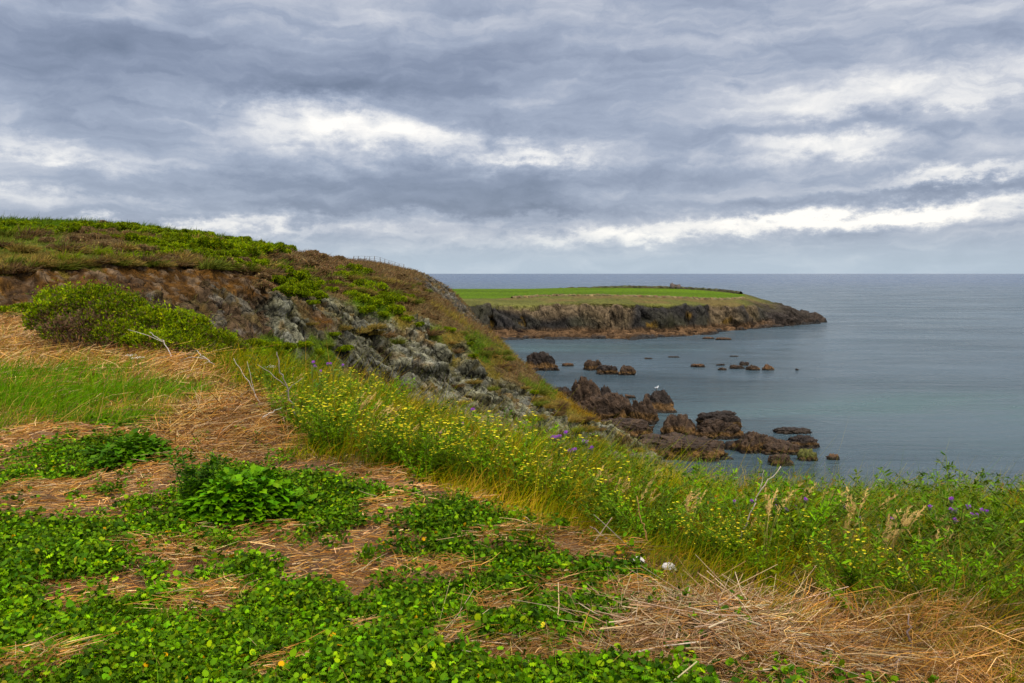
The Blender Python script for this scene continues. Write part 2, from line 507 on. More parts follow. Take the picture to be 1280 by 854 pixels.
def lookup(T, ta, tl, a, l):
    i = np.clip((a-ta[0])/(ta[1]-ta[0]), 0, len(ta)-1.001); j = np.clip((l-tl[0])/(tl[1]-tl[0]), 0, len(tl)-1.001)
    i0 = i.astype(int); j0 = j.astype(int); fi = i-i0; fj = j-j0
    return (T[i0, j0]*(1-fi)+T[i0+1, j0]*fi)*(1-fj)+(T[i0, j0+1]*(1-fi)+T[i0+1, j0+1]*fi)*fj


def gw(Y): return np.maximum(Y, 3.0)


# mounds of cut dry grass, in photo position and half size, height in metres
def on_flat(px, py):
    r = ray(px, py); t = -CAMZ/r[2]; return r[0]*t, t


MOUNDS = [(290, 535, 62, 18, .24), (30, 565, 60, 22, .16), (20, 635, 55, 16, .14), (545, 735, 70, 12, .07), (270, 762, 50, 12, .05),
          (900, 815, 130, 40, .08), (490, 640, 40, 10, .06), (650, 690, 60, 12, .08), (60, 850, 80, 14, .07), (1180, 810, 130, 40, .12),
          (290, 610, 85, 25, .05), (455, 610, 40, 10, .06)]


def ell(px, py, rx, ry):
    x, y = on_flat(px, py); _, y0 = on_flat(px, py+ry); _, y1 = on_flat(px, py-ry)
    return x, (y0+y1)/2, rx/1000*y, max((y1-y0)/2, .12)


def height(x, y):
    x = np.asarray(x, float); y = np.asarray(y, float)
    Y = np.clip(y, 1.0, 234)
    h = lookup(HT, TA, TL, x/gw(y), np.log(Y))
    P = np.stack([x, y, np.zeros_like(x)], -1).reshape(-1, 3)
    near = 1-sstep(y, 20, 34)
    h = h+(near*(.10*fbm(P, .45, 3, 5).reshape(x.shape)+.035*fbm(P, 2.6, 3, 8).reshape(x.shape)))
    for m in MOUNDS:
        cx, cy, sx, sy = ell(*m[:4])
        h = h+m[4]*np.exp(-((x-cx)/sx)**2-((y-cy)/sy)**2)
    return h


def hit(px, py, y0=2.0, y1=230, lift=0.0):
    """where the line through a photo position meets the land raised by lift"""
    r = ray(px, py); Ys = np.exp(np.linspace(math.log(y0), math.log(y1), 2500))
    g = CAMZ+r[2]*Ys - height(r[0]*Ys, Ys)-lift
    k = np.where(g <= 0)[0]
    k = k[0] if len(k) else len(Ys)-1
    Y = Ys[k]; return np.array([r[0]*Y, Y, float(height(np.array([r[0]*Y]), np.array([Y]))[0])])


# ground kinds on the hill
KC = np.array([
    (.105, .058, .026),   # 0 red-brown soil
    (.095, .066, .042),   # 1 brown rock
    (.168, .162, .115),   # 2 grey-green rock
    (.125, .092, .045),   # 3 brown heath
    (.075, .105, .022),   # 4 green
    (.145, .115, .038),   # 5 golden grass
    (.30, .20, .10),      # 6 dry cut grass
    (.10, .112, .028),    # 7 green grass
    (.21, .135, .036),     # 8 orange lichen turf
    (.10, .088, .07),     # 9 dark rock
])
SEEDS = {
 0: [(20,352),(60,346),(100,346),(150,350),(200,350),(250,345),(300,350),(330,352),(350,345),(230,362),(120,360),(180,340),(280,338),(40,365),(395,400)],
 1: [(240,385),(300,388),(320,400),(280,405),(312,375),(205,378),(260,372),(330,385),(200,390)],
 2: [(345,385),(370,405),(350,412),(420,392),(440,402),(455,420),(430,430),(500,420),(480,435),(520,430),(520,460),(560,470),(590,482),(600,495),
     (540,485),(470,447),(560,503),(640,500),(700,530),(740,545),(770,560),(800,575),(720,545),(680,520),(640,520),(660,535),(755,552),(605,512),(580,500),(400,395),(380,415),(460,397),(540,450),(575,440),(610,472),(640,488),(665,512),(530,415),(590,462),(480,402)],
 3: [(100,310),(130,300),(200,300),(350,312),(400,330),(430,345),(420,360),(500,370),(530,390),(510,352),(560,385),(400,318),(450,330),(500,338),(530,350),
     (565,365),(590,405),(610,420),(640,472),(640,455),(660,470),(600,415),(650,462),(250,322),(150,322),(385,400),(560,408),(480,345),(470,330),(220,318)],
 4: [(20,282),(80,282),(130,280),(200,290),(260,297),(300,300),(340,308),(250,308),(330,322),(390,352),(370,345),(450,372),(480,385),(470,365),(340,430),(400,440),(600,440),(680,490)],
 5: [(30,322),(10,330),(560,440),(600,455),(620,445),(580,402),(680,502),(762,527),(800,556),(835,583),(870,590),(820,570),(615,470),(570,425),(700,505),(850,585),(70,328),(640,440),(500,400)],
 7: [(60,310),(180,315),(20,312),(610,430),(120,325),(545,420),(660,480)],
 8: [(705,492),(740,513),(715,507),(750,520),(725,508),(850,580)],
 9: [(550,358),(572,380),(540,362),(582,392),(562,372),(590,390)],
}
_s = []
for k, L in SEEDS.items():
    for (px, py) in L:
        p = hit(px, py, 18); _s.append((p[0], p[1], p[2], k))
SD = np.array(_s)


def metric(P):
    Y = np.maximum(P[:, 1], 1)
    return np.stack([P[:, 0]/Y, .35*np.log(Y), P[:, 2]/Y], 1)


SM = metric(SD[:, :3])


def kinds(P):
    """soft weights of the ten ground kinds at points P"""
    q = metric(P)
    w = .019
    q = q+w*np.stack([fbm(P, .22, 4, 31), .6*fbm(P, .3, 4, 37), fbm(P, .3, 4, 41)], 1)+.018*np.stack([fbm(P, 1.1, 4, 51, .7), .3*fbm(P, 1.1, 3, 52), fbm(P, 1.2, 4, 53, .7)], 1)
    out = np.zeros((len(P), 10))
    for c0 in range(0, len(P), 100000):
        d = np.linalg.norm(q[c0:c0+100000, None]-SM[None], axis=2)+.0015
        d0 = d.min(1, keepdims=True); ww = (d0/d)**9
        for k in range(10):
            out[c0:c0+100000, k] = ww[:, SD[:, 3] == k].sum(1)
    return out/out.sum(1, keepdims=True)


# grid
acols = np.concatenate([np.linspace(-3.4, -.76, 50)[:-1], np.linspace(-.76, .76, 820), np.linspace(.76, 2.6, 30)[1:]])
yrows = np.concatenate([np.linspace(-9, 1.5, 20)[:-1], np.exp(np.linspace(math.log(1.5), math.log(27), 330))[:-1],
                        np.linspace(27, 76, 440)[:-1], np.linspace(76, 232, 190)])
NA, NY = len(acols), len(yrows)
AA, YY = np.meshgrid(acols, yrows, indexing='ij')
XX = AA*gw(YY)
ZZ = height(XX, YY)
PG = np.stack([XX, YY, ZZ], -1)
du = np.gradient(PG, axis=0); dv = np.gradient(PG, axis=1)
NG = unit(np.cross(du, dv)); NG[NG[..., 2] < 0] *= -1
SPLIT = int(np.searchsorted(yrows, 26.5))
PH = PG[:, SPLIT:].reshape(-1, 3).copy(); NH = NG[:, SPLIT:].reshape(-1, 3)
KW = kinds(PH)
rockw = KW[:, 2]+KW[:, 1]*.75+KW[:, 9]+.06*KW[:, 0]
rockw = np.clip(rockw, 0, 1)
fade = sstep(PH[:, 1], 26.5, 31)
rs = rot_strata(PH, .55, .4)
wob = rs+.5*np.stack([fbm(PH, .6, 3, 401), fbm(PH, .6, 3, 402), fbm(PH, .6, 3, 403)], 1)
f1, f2, cid, ti1 = voro(wob*np.array([.40, .40, .20]), 3, True)
g1, g2, cid2, ti2 = voro(wob*np.array([1.15, 1.15, .55]), 9, True)
q1, q2, cid3, ti3 = voro(rs*np.array([3.6, 3.6, 1.7]), 19, True)
disp = rockw*((cid-.5)*.50 + ti1*.70 + (cid2-.5)*.26 + ti2*.40 + (cid3-.5)*.10 + ti3*.16 - .3*np.exp(-((f2-f1)/.06)**2) - .14*np.exp(-((g2-g1)/.07)**2))
disp += rockw*.10*fbm(PH, .9, 4, 61)
soilw = KW[:, 0]
disp += soilw*(.5*fbm(PH*np.array([1, 1, 2.0]), .8, 4, 63, .6)+(cid3-.5)*.12)
# the turf overhangs the bare bank
disp += (1-rockw)*(.32*fbm(PH, .28, 3, 65)+.2*fbm(PH, 1.1, 4, 71))
disp += .5*fbm(PH, .09, 3, 77)*sstep(PH[:, 1], 40, 60)
# undercut lip of turf above the soil face
PH += NH*(disp*fade)[:, None]
_px = 640+1000*PG[:, SPLIT:, 0].ravel()/PG[:, SPLIT:, 1].ravel()
_py = YY[:, SPLIT:].ravel()
lipY = np.interp(_px, [-1500, 0, 130, 220, 300, 345, 400], [32.6, 33.1, 35.6, 38.1, 40.6, 43.5, 48])
lip = np.exp(-((_py-lipY-.25+.35*fbm(PH, .4, 2, 411))/.5)**2)*(1-sstep(_px, 330, 390))*(.55+.45*fbm(PH*np.array([1, 0, 0]), .5, 3, 412))
PH[:, 1] -= 1.15*lip; PH[:, 2] -= .12*lip
PG[:, SPLIT:] = PH.reshape(NA, NY-SPLIT, 3)
# colours
CH = KW@KC
CH *= (1+.6*(cid-.5)*rockw+.5*(cid2-.5)*rockw+.5*(cid3-.5)*np.maximum(rockw, .7*soilw))[:, None]
stn = (soilw*(cid3 > .8))[:, None]*.4
CH = CH*(1-stn)+stn*np.array([.20, .17, .13])
drk = (soilw*sstep(fbm(PH*np.array([1, 1, 2.2]), 1.1, 5, 96, .65), -.02, .2))[:, None]*.7
CH = CH*(1-drk)+drk*np.array([.055, .036, .024])
moss = rockw*sstep(fbm(PH, .5, 5, 83, .65), 0, .16)*.6
CH = CH*(1-moss[:, None])+moss[:, None]*np.array([.088, .074, .030])
rust = rockw*sstep(fbm(PH, .8, 4, 93), .15, .35)*.55
CH = CH*(1-rust[:, None])+rust[:, None]*np.array([.20, .125, .055])
crack = np.maximum(rockw*np.exp(-((g2-g1)/.05)**2)*.6, rockw*np.exp(-((f2-f1)/.04)**2)*.8)
CH *= (1-crack)[:, None]
CH *= (1+.7*fbm(PH, 2.2, 4, 88, .7))[:, None]
lic = rockw*sstep(fbm(PH, 1.6, 4, 99), .2, .3)*.35
CH = CH*(1-lic[:, None])+lic[:, None]*np.array([.27, .27, .24])


def gridfaces(na, ny):
    i = np.arange(na-1)[:, None]; j = np.arange(ny-1)[None]
    a = i*ny+j
    return np.stack([a, a+ny, a+ny+1, a+1], -1).reshape(-1, 4)


hme = mesh('hill', PG[:, SPLIT:].reshape(-1, 3), gridfaces(NA, NY-SPLIT), np.clip(CH, .01, .8), True)
hme.polygons.foreach_set('use_smooth', (rockw[gridfaces(NA, NY-SPLIT)[:, 0]] < .4))
hill = obj('hill', hme, M_HILL)
tag(hill, kind='structure')

# near ground colour
PN = PG[:, :SPLIT+1].reshape(-1, 3)


def ellmask(x, y, L, soft=.35):
    m = np.zeros_like(x)
    P = np.stack([x, y, 0*x], -1)
    wob = fbm(P, 1.6, 4, 101)*.9
    for (px, py, rx, ry) in L:
        cx, cy, sx, sy = ell(px, py, rx, ry)
        d = np.sqrt(((x-cx)/sx)**2+((y-cy)/sy)**2)+wob
        m = np.maximum(m, 1-sstep(d, 1-soft, 1+soft))
    return m


STRAW = [(40, 560, 75, 30), (25, 632, 60, 20), (300, 545, 88, 36), (232, 580, 26, 34), (262, 755, 52, 20), (560, 733, 66, 11), (440, 735, 36, 9), (170, 682, 75, 7), (320, 662, 75, 7),
         (225, 700, 40, 6), (490, 645, 45, 12), (640, 688, 60, 9), (740, 705, 70, 14), (560, 822, 34, 22), (935, 822, 170, 52), (1150, 838, 170, 34),
         (45, 848, 70, 10), (700, 838, 90, 14), (120, 745, 24, 4), (620, 770, 30, 5), (450, 800, 24, 5),
         (800, 770, 60, 25), (150, 450, 190, 25), (40, 410, 70, 20), (455, 610, 40, 12), (360, 850, 40, 8), (700, 745, 30, 8), (850, 840, 60, 20)]
GREENG = [(70, 505, 125, 28), (60, 475, 90, 15), (150, 525, 60, 10)]


def strip_coord(x, y):
    """0 at the foot of the tall growth along the cliff edge, 1 where the land drops away"""
    px = 640+1000*x/gw(y)
    b = np.interp(px, [120, 210, 300, 345, 400, 450, 560, 640, 740, 820, 1000, 1280, 1500], [60.0, 16.5, 11.5, 7.6, 6.4, 6.0, 5.6, 5.2, 4.85, 4.15, 3.25, 2.85, 2.7])
    e = np.interp(px, [120, 210, 300, 400, 500, 620, 740, 850, 1000, 1280, 1500], [75, 21, 18.5, 15.5, 13.2, 12.2, 11.2, 10.8, 10.2, 9.2, 9.0])
    return (y-b)/(e-b)


sn = strip_coord(PN[:, 0], PN[:, 1])+.10*fbm(PN, .8, 3, 13)
ms = ellmask(PN[:, 0], PN[:, 1], STRAW)
cN = np.tile(np.array([.17, .095, .05]), (len(PN), 1))
cN = cN*(1-ms[:, None])+ms[:, None]*np.array([.30, .17, .085])
gS = sstep(sn, 0, .25)[:, None]*.85
cN = cN*(1-gS)+gS*np.array([.055, .075, .02])
nb = sstep(PN[:, 1], 22, 27)[:, None]
iH = CH.reshape(NA, NY-SPLIT, 3)[:, :1]
cN = cN*(1-nb)+nb*np.repeat(iH, SPLIT+1, 1).reshape(-1, 3)
cN *= (1+.3*fbm(PN, 3.5, 4, 15))[:, None]
ground = obj('ground', mesh('ground', PN, gridfaces(NA, SPLIT+1), np.clip(cN, .01, .7), True), M_GROUND)
tag(ground, kind='structure')

# ------------------------------------------------------------------ the sea
def build_sea():
    mb = MB()
    R = 90000
    V = [(-R, -40, SEA), (R, -40, SEA), (R, R, SEA), (-R, R, SEA)]
    me = mesh('sea', V, np.array([[0, 1, 2, 3]]), np.ones((4, 3)))
    m = bpy.data.materials.new('sea_water'); m.use_nodes = True; nt = m.node_tree; nt.nodes.clear(); b = NB(nt)
    geo = b.n('ShaderNodeNewGeometry'); P = geo.outputs['Position']
    sp = b.n('ShaderNodeSeparateXYZ'); nt.links.new(P, sp.inputs[0])
    x, y, z = sp.outputs
    def sc(sx, sy, off=0.0):
        return b.comb(b.m('MULTIPLY', x, sx), b.m('MULTIPLY', y, sy), off)
    big = b.noise(sc(.006, .018), 1.0, 5, .6, .5)
    mid = b.noise(sc(.02, .05, 2.0), 1.0, 6, .65, .6)
    # pale sand under shallow water inside the bay
    d1 = b.n('ShaderNodeVectorMath', operation='DISTANCE'); nt.links.new(sc(.014, .03), d1.inputs[0]); d1.inputs[1].default_value = (75*.014, 128*.03, 0)
    shal = b.maprange(b.m('ADD', d1.outputs['Value'], b.m('MULTIPLY', big, 1.6)), .8, 2.2, 1.0, 0.0)
    d2 = b.n('ShaderNodeVectorMath', operation='DISTANCE'); nt.links.new(sc(.02, .05), d2.inputs[0]); d2.inputs[1].default_value = (20*.02, 232*.05, 0)
    shal2 = b.maprange(b.m('ADD', d2.outputs['Value'], mid), .5, 1.7, .9, 0.0)
    sh = b.m('MAXIMUM', shal, shal2)
    sh = b.m('MULTIPLY', sh, b.maprange(mid, .35, .62, .25, 1.0))
    col = b.mix(sh, (.040, .074, .094), (.046, .100, .100))
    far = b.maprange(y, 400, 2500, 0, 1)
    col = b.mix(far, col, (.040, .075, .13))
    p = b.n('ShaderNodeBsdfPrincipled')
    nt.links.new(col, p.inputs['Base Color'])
    nt.links.new(b.maprange(mid, .35, .65, .14, .30), p.inputs['Roughness'])
    p.inputs['IOR'].default_value = 1.333
    p.inputs['Specular IOR Level'].default_value = .5
    w1 = b.noise(sc(.16, .55), 1.0, 8, .70, .3)
    w2 = b.noise(sc(.05, .14, 4.0), 1.0, 4, .6, .2)
    w3 = b.noise(sc(.045, .30, 7.0), 1.0, 5, .65, .8)
    h = b.m('ADD', b.m('ADD', b.m('MULTIPLY', w1, 2.0), b.m('MULTIPLY', w3, 3.2)), b.m('MULTIPLY', w2, 1.5))
    bp = b.n('ShaderNodeBump'); bp.inputs['Distance'].default_value = 1.0
    nt.links.new(b.maprange(big, .3, .65, .6, 1.0), bp.inputs['Strength'])
    nt.links.new(h, bp.inputs['Height']); nt.links.new(bp.outputs[0], p.inputs['Normal'])
    o = b.n('ShaderNodeOutputMaterial'); nt.links.new(p.outputs[0], o.inputs[0])
    s = obj('sea', me, m); tag(s, kind='structure')


build_sea()

# ------------------------------------------------------------------ the far headland
def build_headland():
    # px: (water row, cliff-foot row, cliff-top row, field front row, field back row)
    # foot rows -> distances from the sea level
    def dist(py, z): return (CAMZ-z)/(-ray(640, py)[2])
    rows = {
        430: (427, 417, 388, 378, 362, 110), 560: (426, 416, 388, 377, 361, 110), 610: (426, 415, 386, 376, 361, 110), 660: (424, 414, 388, 377, 361, 108),
        700: (424, 413, 384, 374, 360, 105), 760: (424, 412, 384, 373, 359.6, 100), 790: (425, 412, 386, 374, 359.6, 100), 850: (420, 409, 385, 374, 360, 88),
        900: (416, 407.5, 387, 375, 362.5, 70), 930: (413.5, 406.5, 388, 376, 367, 48), 950: (411, 405.5, 391, 380, 373, 38), 985: (408, 404.5, 395, 387, 384, 25),
        1008: (405.5, 403.5, 399, 394, 393, 14), 1026: (404, 403, 402, 401, 401, 9), 1040: (404, 403.5, 403.5, 403.5, 403.5, 8), 1200: (404, 403.5, 403.5, 403.5, 403.5, 8)}
    prof = {}
    for px, (w, f, t, a, bk, dep) in rows.items():
        if px < 940: f += 2.5; t -= 3.0
        yw = dist(w, SEA)
        yf = max(dist(f, SEA+.9), yw+3)
        if px < 1030:
            prof[px] = [(yw-14, Z, SEA-2.5), (yw, Z, SEA), (yw+2, Z, SEA+.6), (yf, Z, SEA+1.2), (yf+2.5, Z, (SEA+1.2)*.22+zat(t-2.5, yf+4)*.78), (yf+5, t-2.5), (yf+24*min(1, dep/60), a),
                        (yf+26*min(1, dep/60)+dep, bk), (yf+60+dep, Z, SEA-3), (600, Z, SEA-6)]
        else:
            prof[px] = [(yw-14, Z, SEA-3), (yw, Z, SEA-2), (yw+2, Z, SEA-2), (yf, Z, SEA-2), (yf+3, Z, SEA-2), (yf+8, Z, SEA-2), (yf+24, Z, SEA-2), (yf+26+dep, Z, SEA-2), (yf+60+dep, Z, SEA-3), (600, Z, SEA-6)]
    ta = np.linspace(-.25, .52, 500); tl = np.linspace(math.log(215), math.log(600), 1400)
    T = table(prof, ta, tl, 2.0, 2.0)
    cols = np.linspace(-.16, .42, 620); rowsY = np.concatenate([np.linspace(225, 350, 420)[:-1], np.linspace(350, 540, 120)])
    A, Yg = np.meshgrid(cols, rowsY, indexing='ij')
    # gullies shift the cliff line in and out
    P0 = np.stack([A.ravel()*Yg.ravel(), Yg.ravel()*.0, 0*A.ravel()], 1)
    gul = 20*fbm(P0, .035, 2, 5)+7*(np.abs(fbm(P0, .07, 2, 9))-.25)*2+2.0*fbm(P0, .22, 3, 12)
    Ys = Yg.ravel()+gul*sstep(Yg.ravel(), 262, 292)*(1-sstep(Yg.ravel(), 318, 360))*(1-sstep(A.ravel(), .27, .33))
    H = lookup(T, ta, tl, A.ravel(), np.log(Ys)).reshape(A.shape)
    P = np.stack([A*Yg, Yg, H], -1)
    N = unit(np.cross(np.gradient(P, axis=0), np.gradient(P, axis=1))); N[N[..., 2] < 0] *= -1
    P = P.reshape(-1, 3); N = N.reshape(-1, 3)
    steep = 1-sstep(N[:, 2], .62, .93)
    steep = np.clip(steep+.35*fbm(P, .11, 4, 301)*(steep > .02), 0, 1)
    hgt = P[:, 2]-SEA
    shore = 1-sstep(hgt, 1.6, 3.2)
    pxl = A.ravel()*1000+640
    rs_ = rot_strata(P, .9, .2)
    f1, f2, c1 = voro(rs_*np.array([.22, .22, .07]), 4)
    g1, g2, c2 = voro(rs_*np.array([.6, .6, .2]), 6)
    rk = np.clip(steep+shore, 0, 1)
    fieldf = np.interp(pxl, [0, 560, 690, 700, 930, 935], [375, 375, 372, 366, 372, 372])
    d = rk*((c1-.5)*2.4+(c2-.5)*1.0-.6*np.exp(-((f2-f1)/.08)**2))*np.where(shore > .5, .7, 1.15)
    d += rk*.5*fbm(P, .3, 4, 20)+(1-rk)*.25*fbm(P, .15, 3, 21)
    # jagged rocks of the point
    tipm = sstep(A.ravel(), .30, .36)*(hgt > -1)
    d += tipm*(2.0*(c2-.35)+1.4*(c1-.4))
    # field: level bright turf behind the rough edge
    yf_field = np.interp(pxl, [400, 583, 640, 700, 760, 850, 900, 930, 935], [290, 305, 322, 328, 322, 322, 330, 344, 900])
    yb_field = np.interp(pxl, [400, 560, 700, 850, 930, 935], [425, 425, 415, 405, 372, 0])
    fm = sstep(P[:, 1]+3*fbm(P, .1, 2, 33), yf_field, yf_field+4)*(1-sstep(P[:, 1], yb_field-3, yb_field))*(1-rk)
    P += N*(d*(1-fm)*sstep(hgt, -1.5, .5))[:, None]
    grass = np.array([.082, .135, .014]); rough_ = np.array([.10, .10, .028]); dark = np.array([.023, .021, .019]); brown = np.array([.135, .10, .062]); shorec = np.array([.088, .054, .030]); black = np.array([.03, .028, .026])
    C = np.tile(rough_, (len(P), 1))*(1+.6*fbm(P, .09, 4, 41))[:, None]
    br = sstep(fbm(P, .06, 4, 43), -.05, .25)[:, None]
    C = C*(1-.7*br)+.7*br*np.array([.15, .105, .045])
    cl = dark*(.6+1.3*c1[:, None])
    tan = sstep(1.3*fbm(P, .035, 2, 47)+.25*(hgt-6)/6, -.05, .22)[:, None]
    cl = cl*(1-tan)+tan*brown*(.7+.5*c2[:, None])
    lich = (sstep(fbm(P, .12, 4, 57), .32, .45)*sstep(hgt, 2, 3)*(1-sstep(hgt, 6, 8)))[:, None]
    cl = cl*(1-lich*.7)+lich*.7*np.array([.17, .10, .02])
    C = C*(1-steep[:, None])+steep[:, None]*cl
    sc_ = shorec*(.25+1.3*c2[:, None])*(1+.5*fbm(P, .5, 3, 305))[:, None]
    C = C*(1-shore[:, None])+shore[:, None]*sc_
    wet = ((1-sstep(hgt+.4*fbm(P, .3, 2, 59), .25, .7)))[:, None]*(hgt > -3)[:, None]
    C = C*(1-wet)+wet*black
    tb = (tipm*sstep(hgt, 1.3, 2.2)*(1-sstep(hgt, 6, 8)))[:, None]
    C = C*(1-tb*.7)+tb*.7*black*1.5
    en = (sstep(A.ravel()+.02*fbm(P, .1, 3, 303), .285, .325)*(hgt > .3)*(.35+.65*np.maximum(sstep(fbm(P, .12, 3, 303), -.2, .2), sstep(A.ravel(), .31, .34))))[:, None]
    C = C*(1-.9*en)+.9*en*np.array([.036, .029, .024])*(.5+1.1*c2[:, None])
    fcol = grass*(1+.45*fbm(P*np.array([.5, 2.2, 1]), .045, 5, 61, .6)[:, None])
    C = C*(1-fm[:, None])+fm[:, None]*fcol
    h = obj('headland', mesh('headland', P, gridfaces(len(cols), len(rowsY)), np.clip(C, .01, .7), True), M_HEAD)
    tag(h, kind='structure')
    Pg = P.reshape(len(cols), len(rowsY), 3)

    def top(px, Y):
        a = (px-640)/1000; i = int(np.clip(np.searchsorted(cols, a), 0, len(cols)-1)); j = int(np.clip(np.searchsorted(rowsY, Y), 0, len(rowsY)-1))
        return Pg[i, j]
    # earth banks round the field
    rng = np.random.default_rng(3)
    def bank(name, pts, w, hh, label, col):
        q = []
        for (px, Y) in pts: q.append(top(px, Y))
        q = np.array(q); n = 160
        s = np.linspace(0, len(q)-1, n); L = np.stack([np.interp(s, np.arange(len(q)), q[:, k]) for k in range(3)], 1)
        tan_ = unit(np.gradient(L, axis=0)); sd_ = np.stack([tan_[:, 1], -tan_[:, 0], 0*tan_[:, 0]], 1)
        prof_ = [(-1, -.6), (-.75, .35), (-.35, .95), (.35, 1.0), (.75, .4), (1, -.6)]
        V = np.stack([L+sd_*(u*w)+np.array([0, 0, 1])*(v*hh) for u, v in prof_], 1)
        V += .22*rng.normal(size=V.shape)*np.array([1, 1, .7]); V = V.reshape(-1, 3)
        F = gridfaces(n, len(prof_))
        o = obj(name, mesh(name, V, F, jitter(col, len(V), rng, .3, .1), True), M_FIELD)
        tag(o, label, 'field bank')
    bank('field_bank', [(560, 424), (700, 414), (780, 409), (850, 403), (900, 388), (926, 372)], 1.3, 1.1, 'low dark bank along the far seaward edge of the bright green field', (.055, .055, .026))
    bank('field_bank', [(640, 321), (672, 330), (700, 329), (760, 323), (850, 323), (900, 331), (928, 344)], 1.0, .7, 'rough brown bank along the near cliff side of the green field', (.13, .10, .045))
    # roofless stone hut on the far bank
    c = top(843, 404)
    e = empty('stone_hut', c, 'tiny ruined stone hut on the skyline of the green headland field', 'hut')
    def boxm(mb, x0, x1, y0, y1, z0, z1, col):
        V = [(x, y, z) for x in (x0, x1) for y in (y0, y1) for z in (z0, z1)]
        F = [(0, 1, 3, 2), (4, 6, 7, 5), (0, 4, 5, 1), (2, 3, 7, 6), (0, 2, 6, 4), (1, 5, 7, 3)]
        mb.add(np.array(V)+rng.normal(size=(8, 3))*.03, F, np.array(col))
    w = MB()
    stone = (.11, .085, .07)
    boxm(w, -2.4, -.6, -1.5, -1.0, -.6, 2.3, stone); boxm(w, .3, 2.4, -1.5, -1.0, -.6, 1.9, stone); boxm(w, -.6, .3, -1.5, -1.0, 1.5, 2.0, stone)
    boxm(w, -2.4, 2.4, 1.0, 1.5, -.6, 2.0, stone); boxm(w, -2.4, -1.9, -.98, .98, -.6, 2.6, stone); boxm(w, 1.9, 2.4, -.98, .98, -.6, 2.1, stone)
    obj('wall', w.mesh('hut_wall'), M_STONE, e)
    ch = MB(); boxm(ch, -1.8, -1.2, -.5, .5, 0, 3.0, stone)
    obj('chimney', ch.mesh('hut_chimney'), M_STONE, e)


build_headland()


# ------------------------------------------------------------------ rocks in the sea
def icosphere(sub):
    import bmesh
    bm = bmesh.new(); bmesh.ops.create_icosphere(bm, subdivisions=sub, radius=1.0)
    V = np.array([v.co[:] for v in bm.verts]); F = np.array([[v.index for v in f.verts] for f in bm.faces]); bm.free()
    return V, F


ICO = {s: icosphere(s) for s in (3, 4, 5, 6)}


def sea_rock(px, py, w, h, label, seed, peak=0.0, tone='brown', depth=.75, flat=.0):
    """px, py: centre of the waterline in the photo; w, h: its width and height there"""
    r = ray(px, py); Y = (CAMZ-SEA)/(-r[2]); sx = w/1000*Y/2*1.08; hz = h/1000*Y*1.0
    sy = max(sx*depth, .5)
    big = sx > 1.6
    V, F = ICO[6 if sx > 3 else (5 if big else 4)]
    P = V/((np.abs(V)**3.2).sum(1, keepdims=True)**(1/3.2))*.93
    off = np.array([seed*13.7, seed*7.1, seed*3.3])
    q = P*np.array([sx, sy, hz])
    f1, f2, c1 = voro(rot_strata(q+off, .5, .3)*(1.5/max(sx, .8))*np.array([1, 1, .8]), seed)
    g1, g2, c2 = voro(rot_strata(q+off, .5, .3)*(3.6/max(sx, .8))*np.array([1, 1, .6]), seed+5)
    k1, k2, c3 = voro(rot_strata(q+off, .5, .3)*(8.0/max(sx, .8))*np.array([1, 1, .6]), seed+7)
    rad = 1+.30*(c1-.5)+.22*(c2-.5)+.10*(c3-.5)+.20*fbm(P+off, 1.3, 4, seed)-.12*np.exp(-((f2-f1)/.08)**2)-.05*np.exp(-((k2-k1)/.1)**2)
    P = P*rad[:, None]
    # broaden the foot, sharpen or flatten the top
    zz = P[:, 2]
    if peak > 0:
        t = np.clip(zz, 0, 1.3); P[:, :2] *= (1-peak*np.clip(t, 0, 1)**.8)[:, None]; P[:, 2] = np.where(zz > 0, zz*(1+.15*peak), zz)
    if flat > 0: P[:, 2] = np.where(zz > .6, .6+(zz-.6)*(1-flat), zz)
    P = P*np.array([sx, sy, hz])
    P[:, 2] = np.where(P[:, 2] < 0, P[:, 2]*.6-.2, P[:, 2])
    hh = P[:, 2]
    top = {'brown': (.050, .032, .020), 'dark': (.030, .022, .017), 'red': (.10, .056, .03), 'green': (.075, .075, .02), 'lichen': (.20, .135, .035)}[tone]
    C = np.tile(np.array(top), (len(P), 1))*(.6+.8*c2[:, None])*(1+.4*fbm(P+off, 1.5, 3, seed+3))[:, None]
    nrm = hh/max(hz, .3)
    oc = (sstep(nrm+.15*fbm(P+off, .8, 3, seed+4), .12, .2)*(1-sstep(nrm+.2*fbm(P+off, .8, 3, seed+6), .35, .5)))[:, None]
    C = C*(1-.75*oc)+.75*oc*np.array([.145, .082, .032])*(.5+1.0*c3[:, None])
    wet = (1-sstep(hh+.25*fbm(P+off, 1.2, 2, seed), .25, .55))[:, None]
    C = C*(1-wet)+wet*np.array([.035, .026, .018])
    me = mesh('sea_rock', P, F, np.clip(C, .008, .5), False)
    o = obj('sea_rock', me, M_ROCK, loc=(r[0]*Y, Y+sy*.55, SEA))
    o['label'] = label; o['category'] = 'rock'
    return o


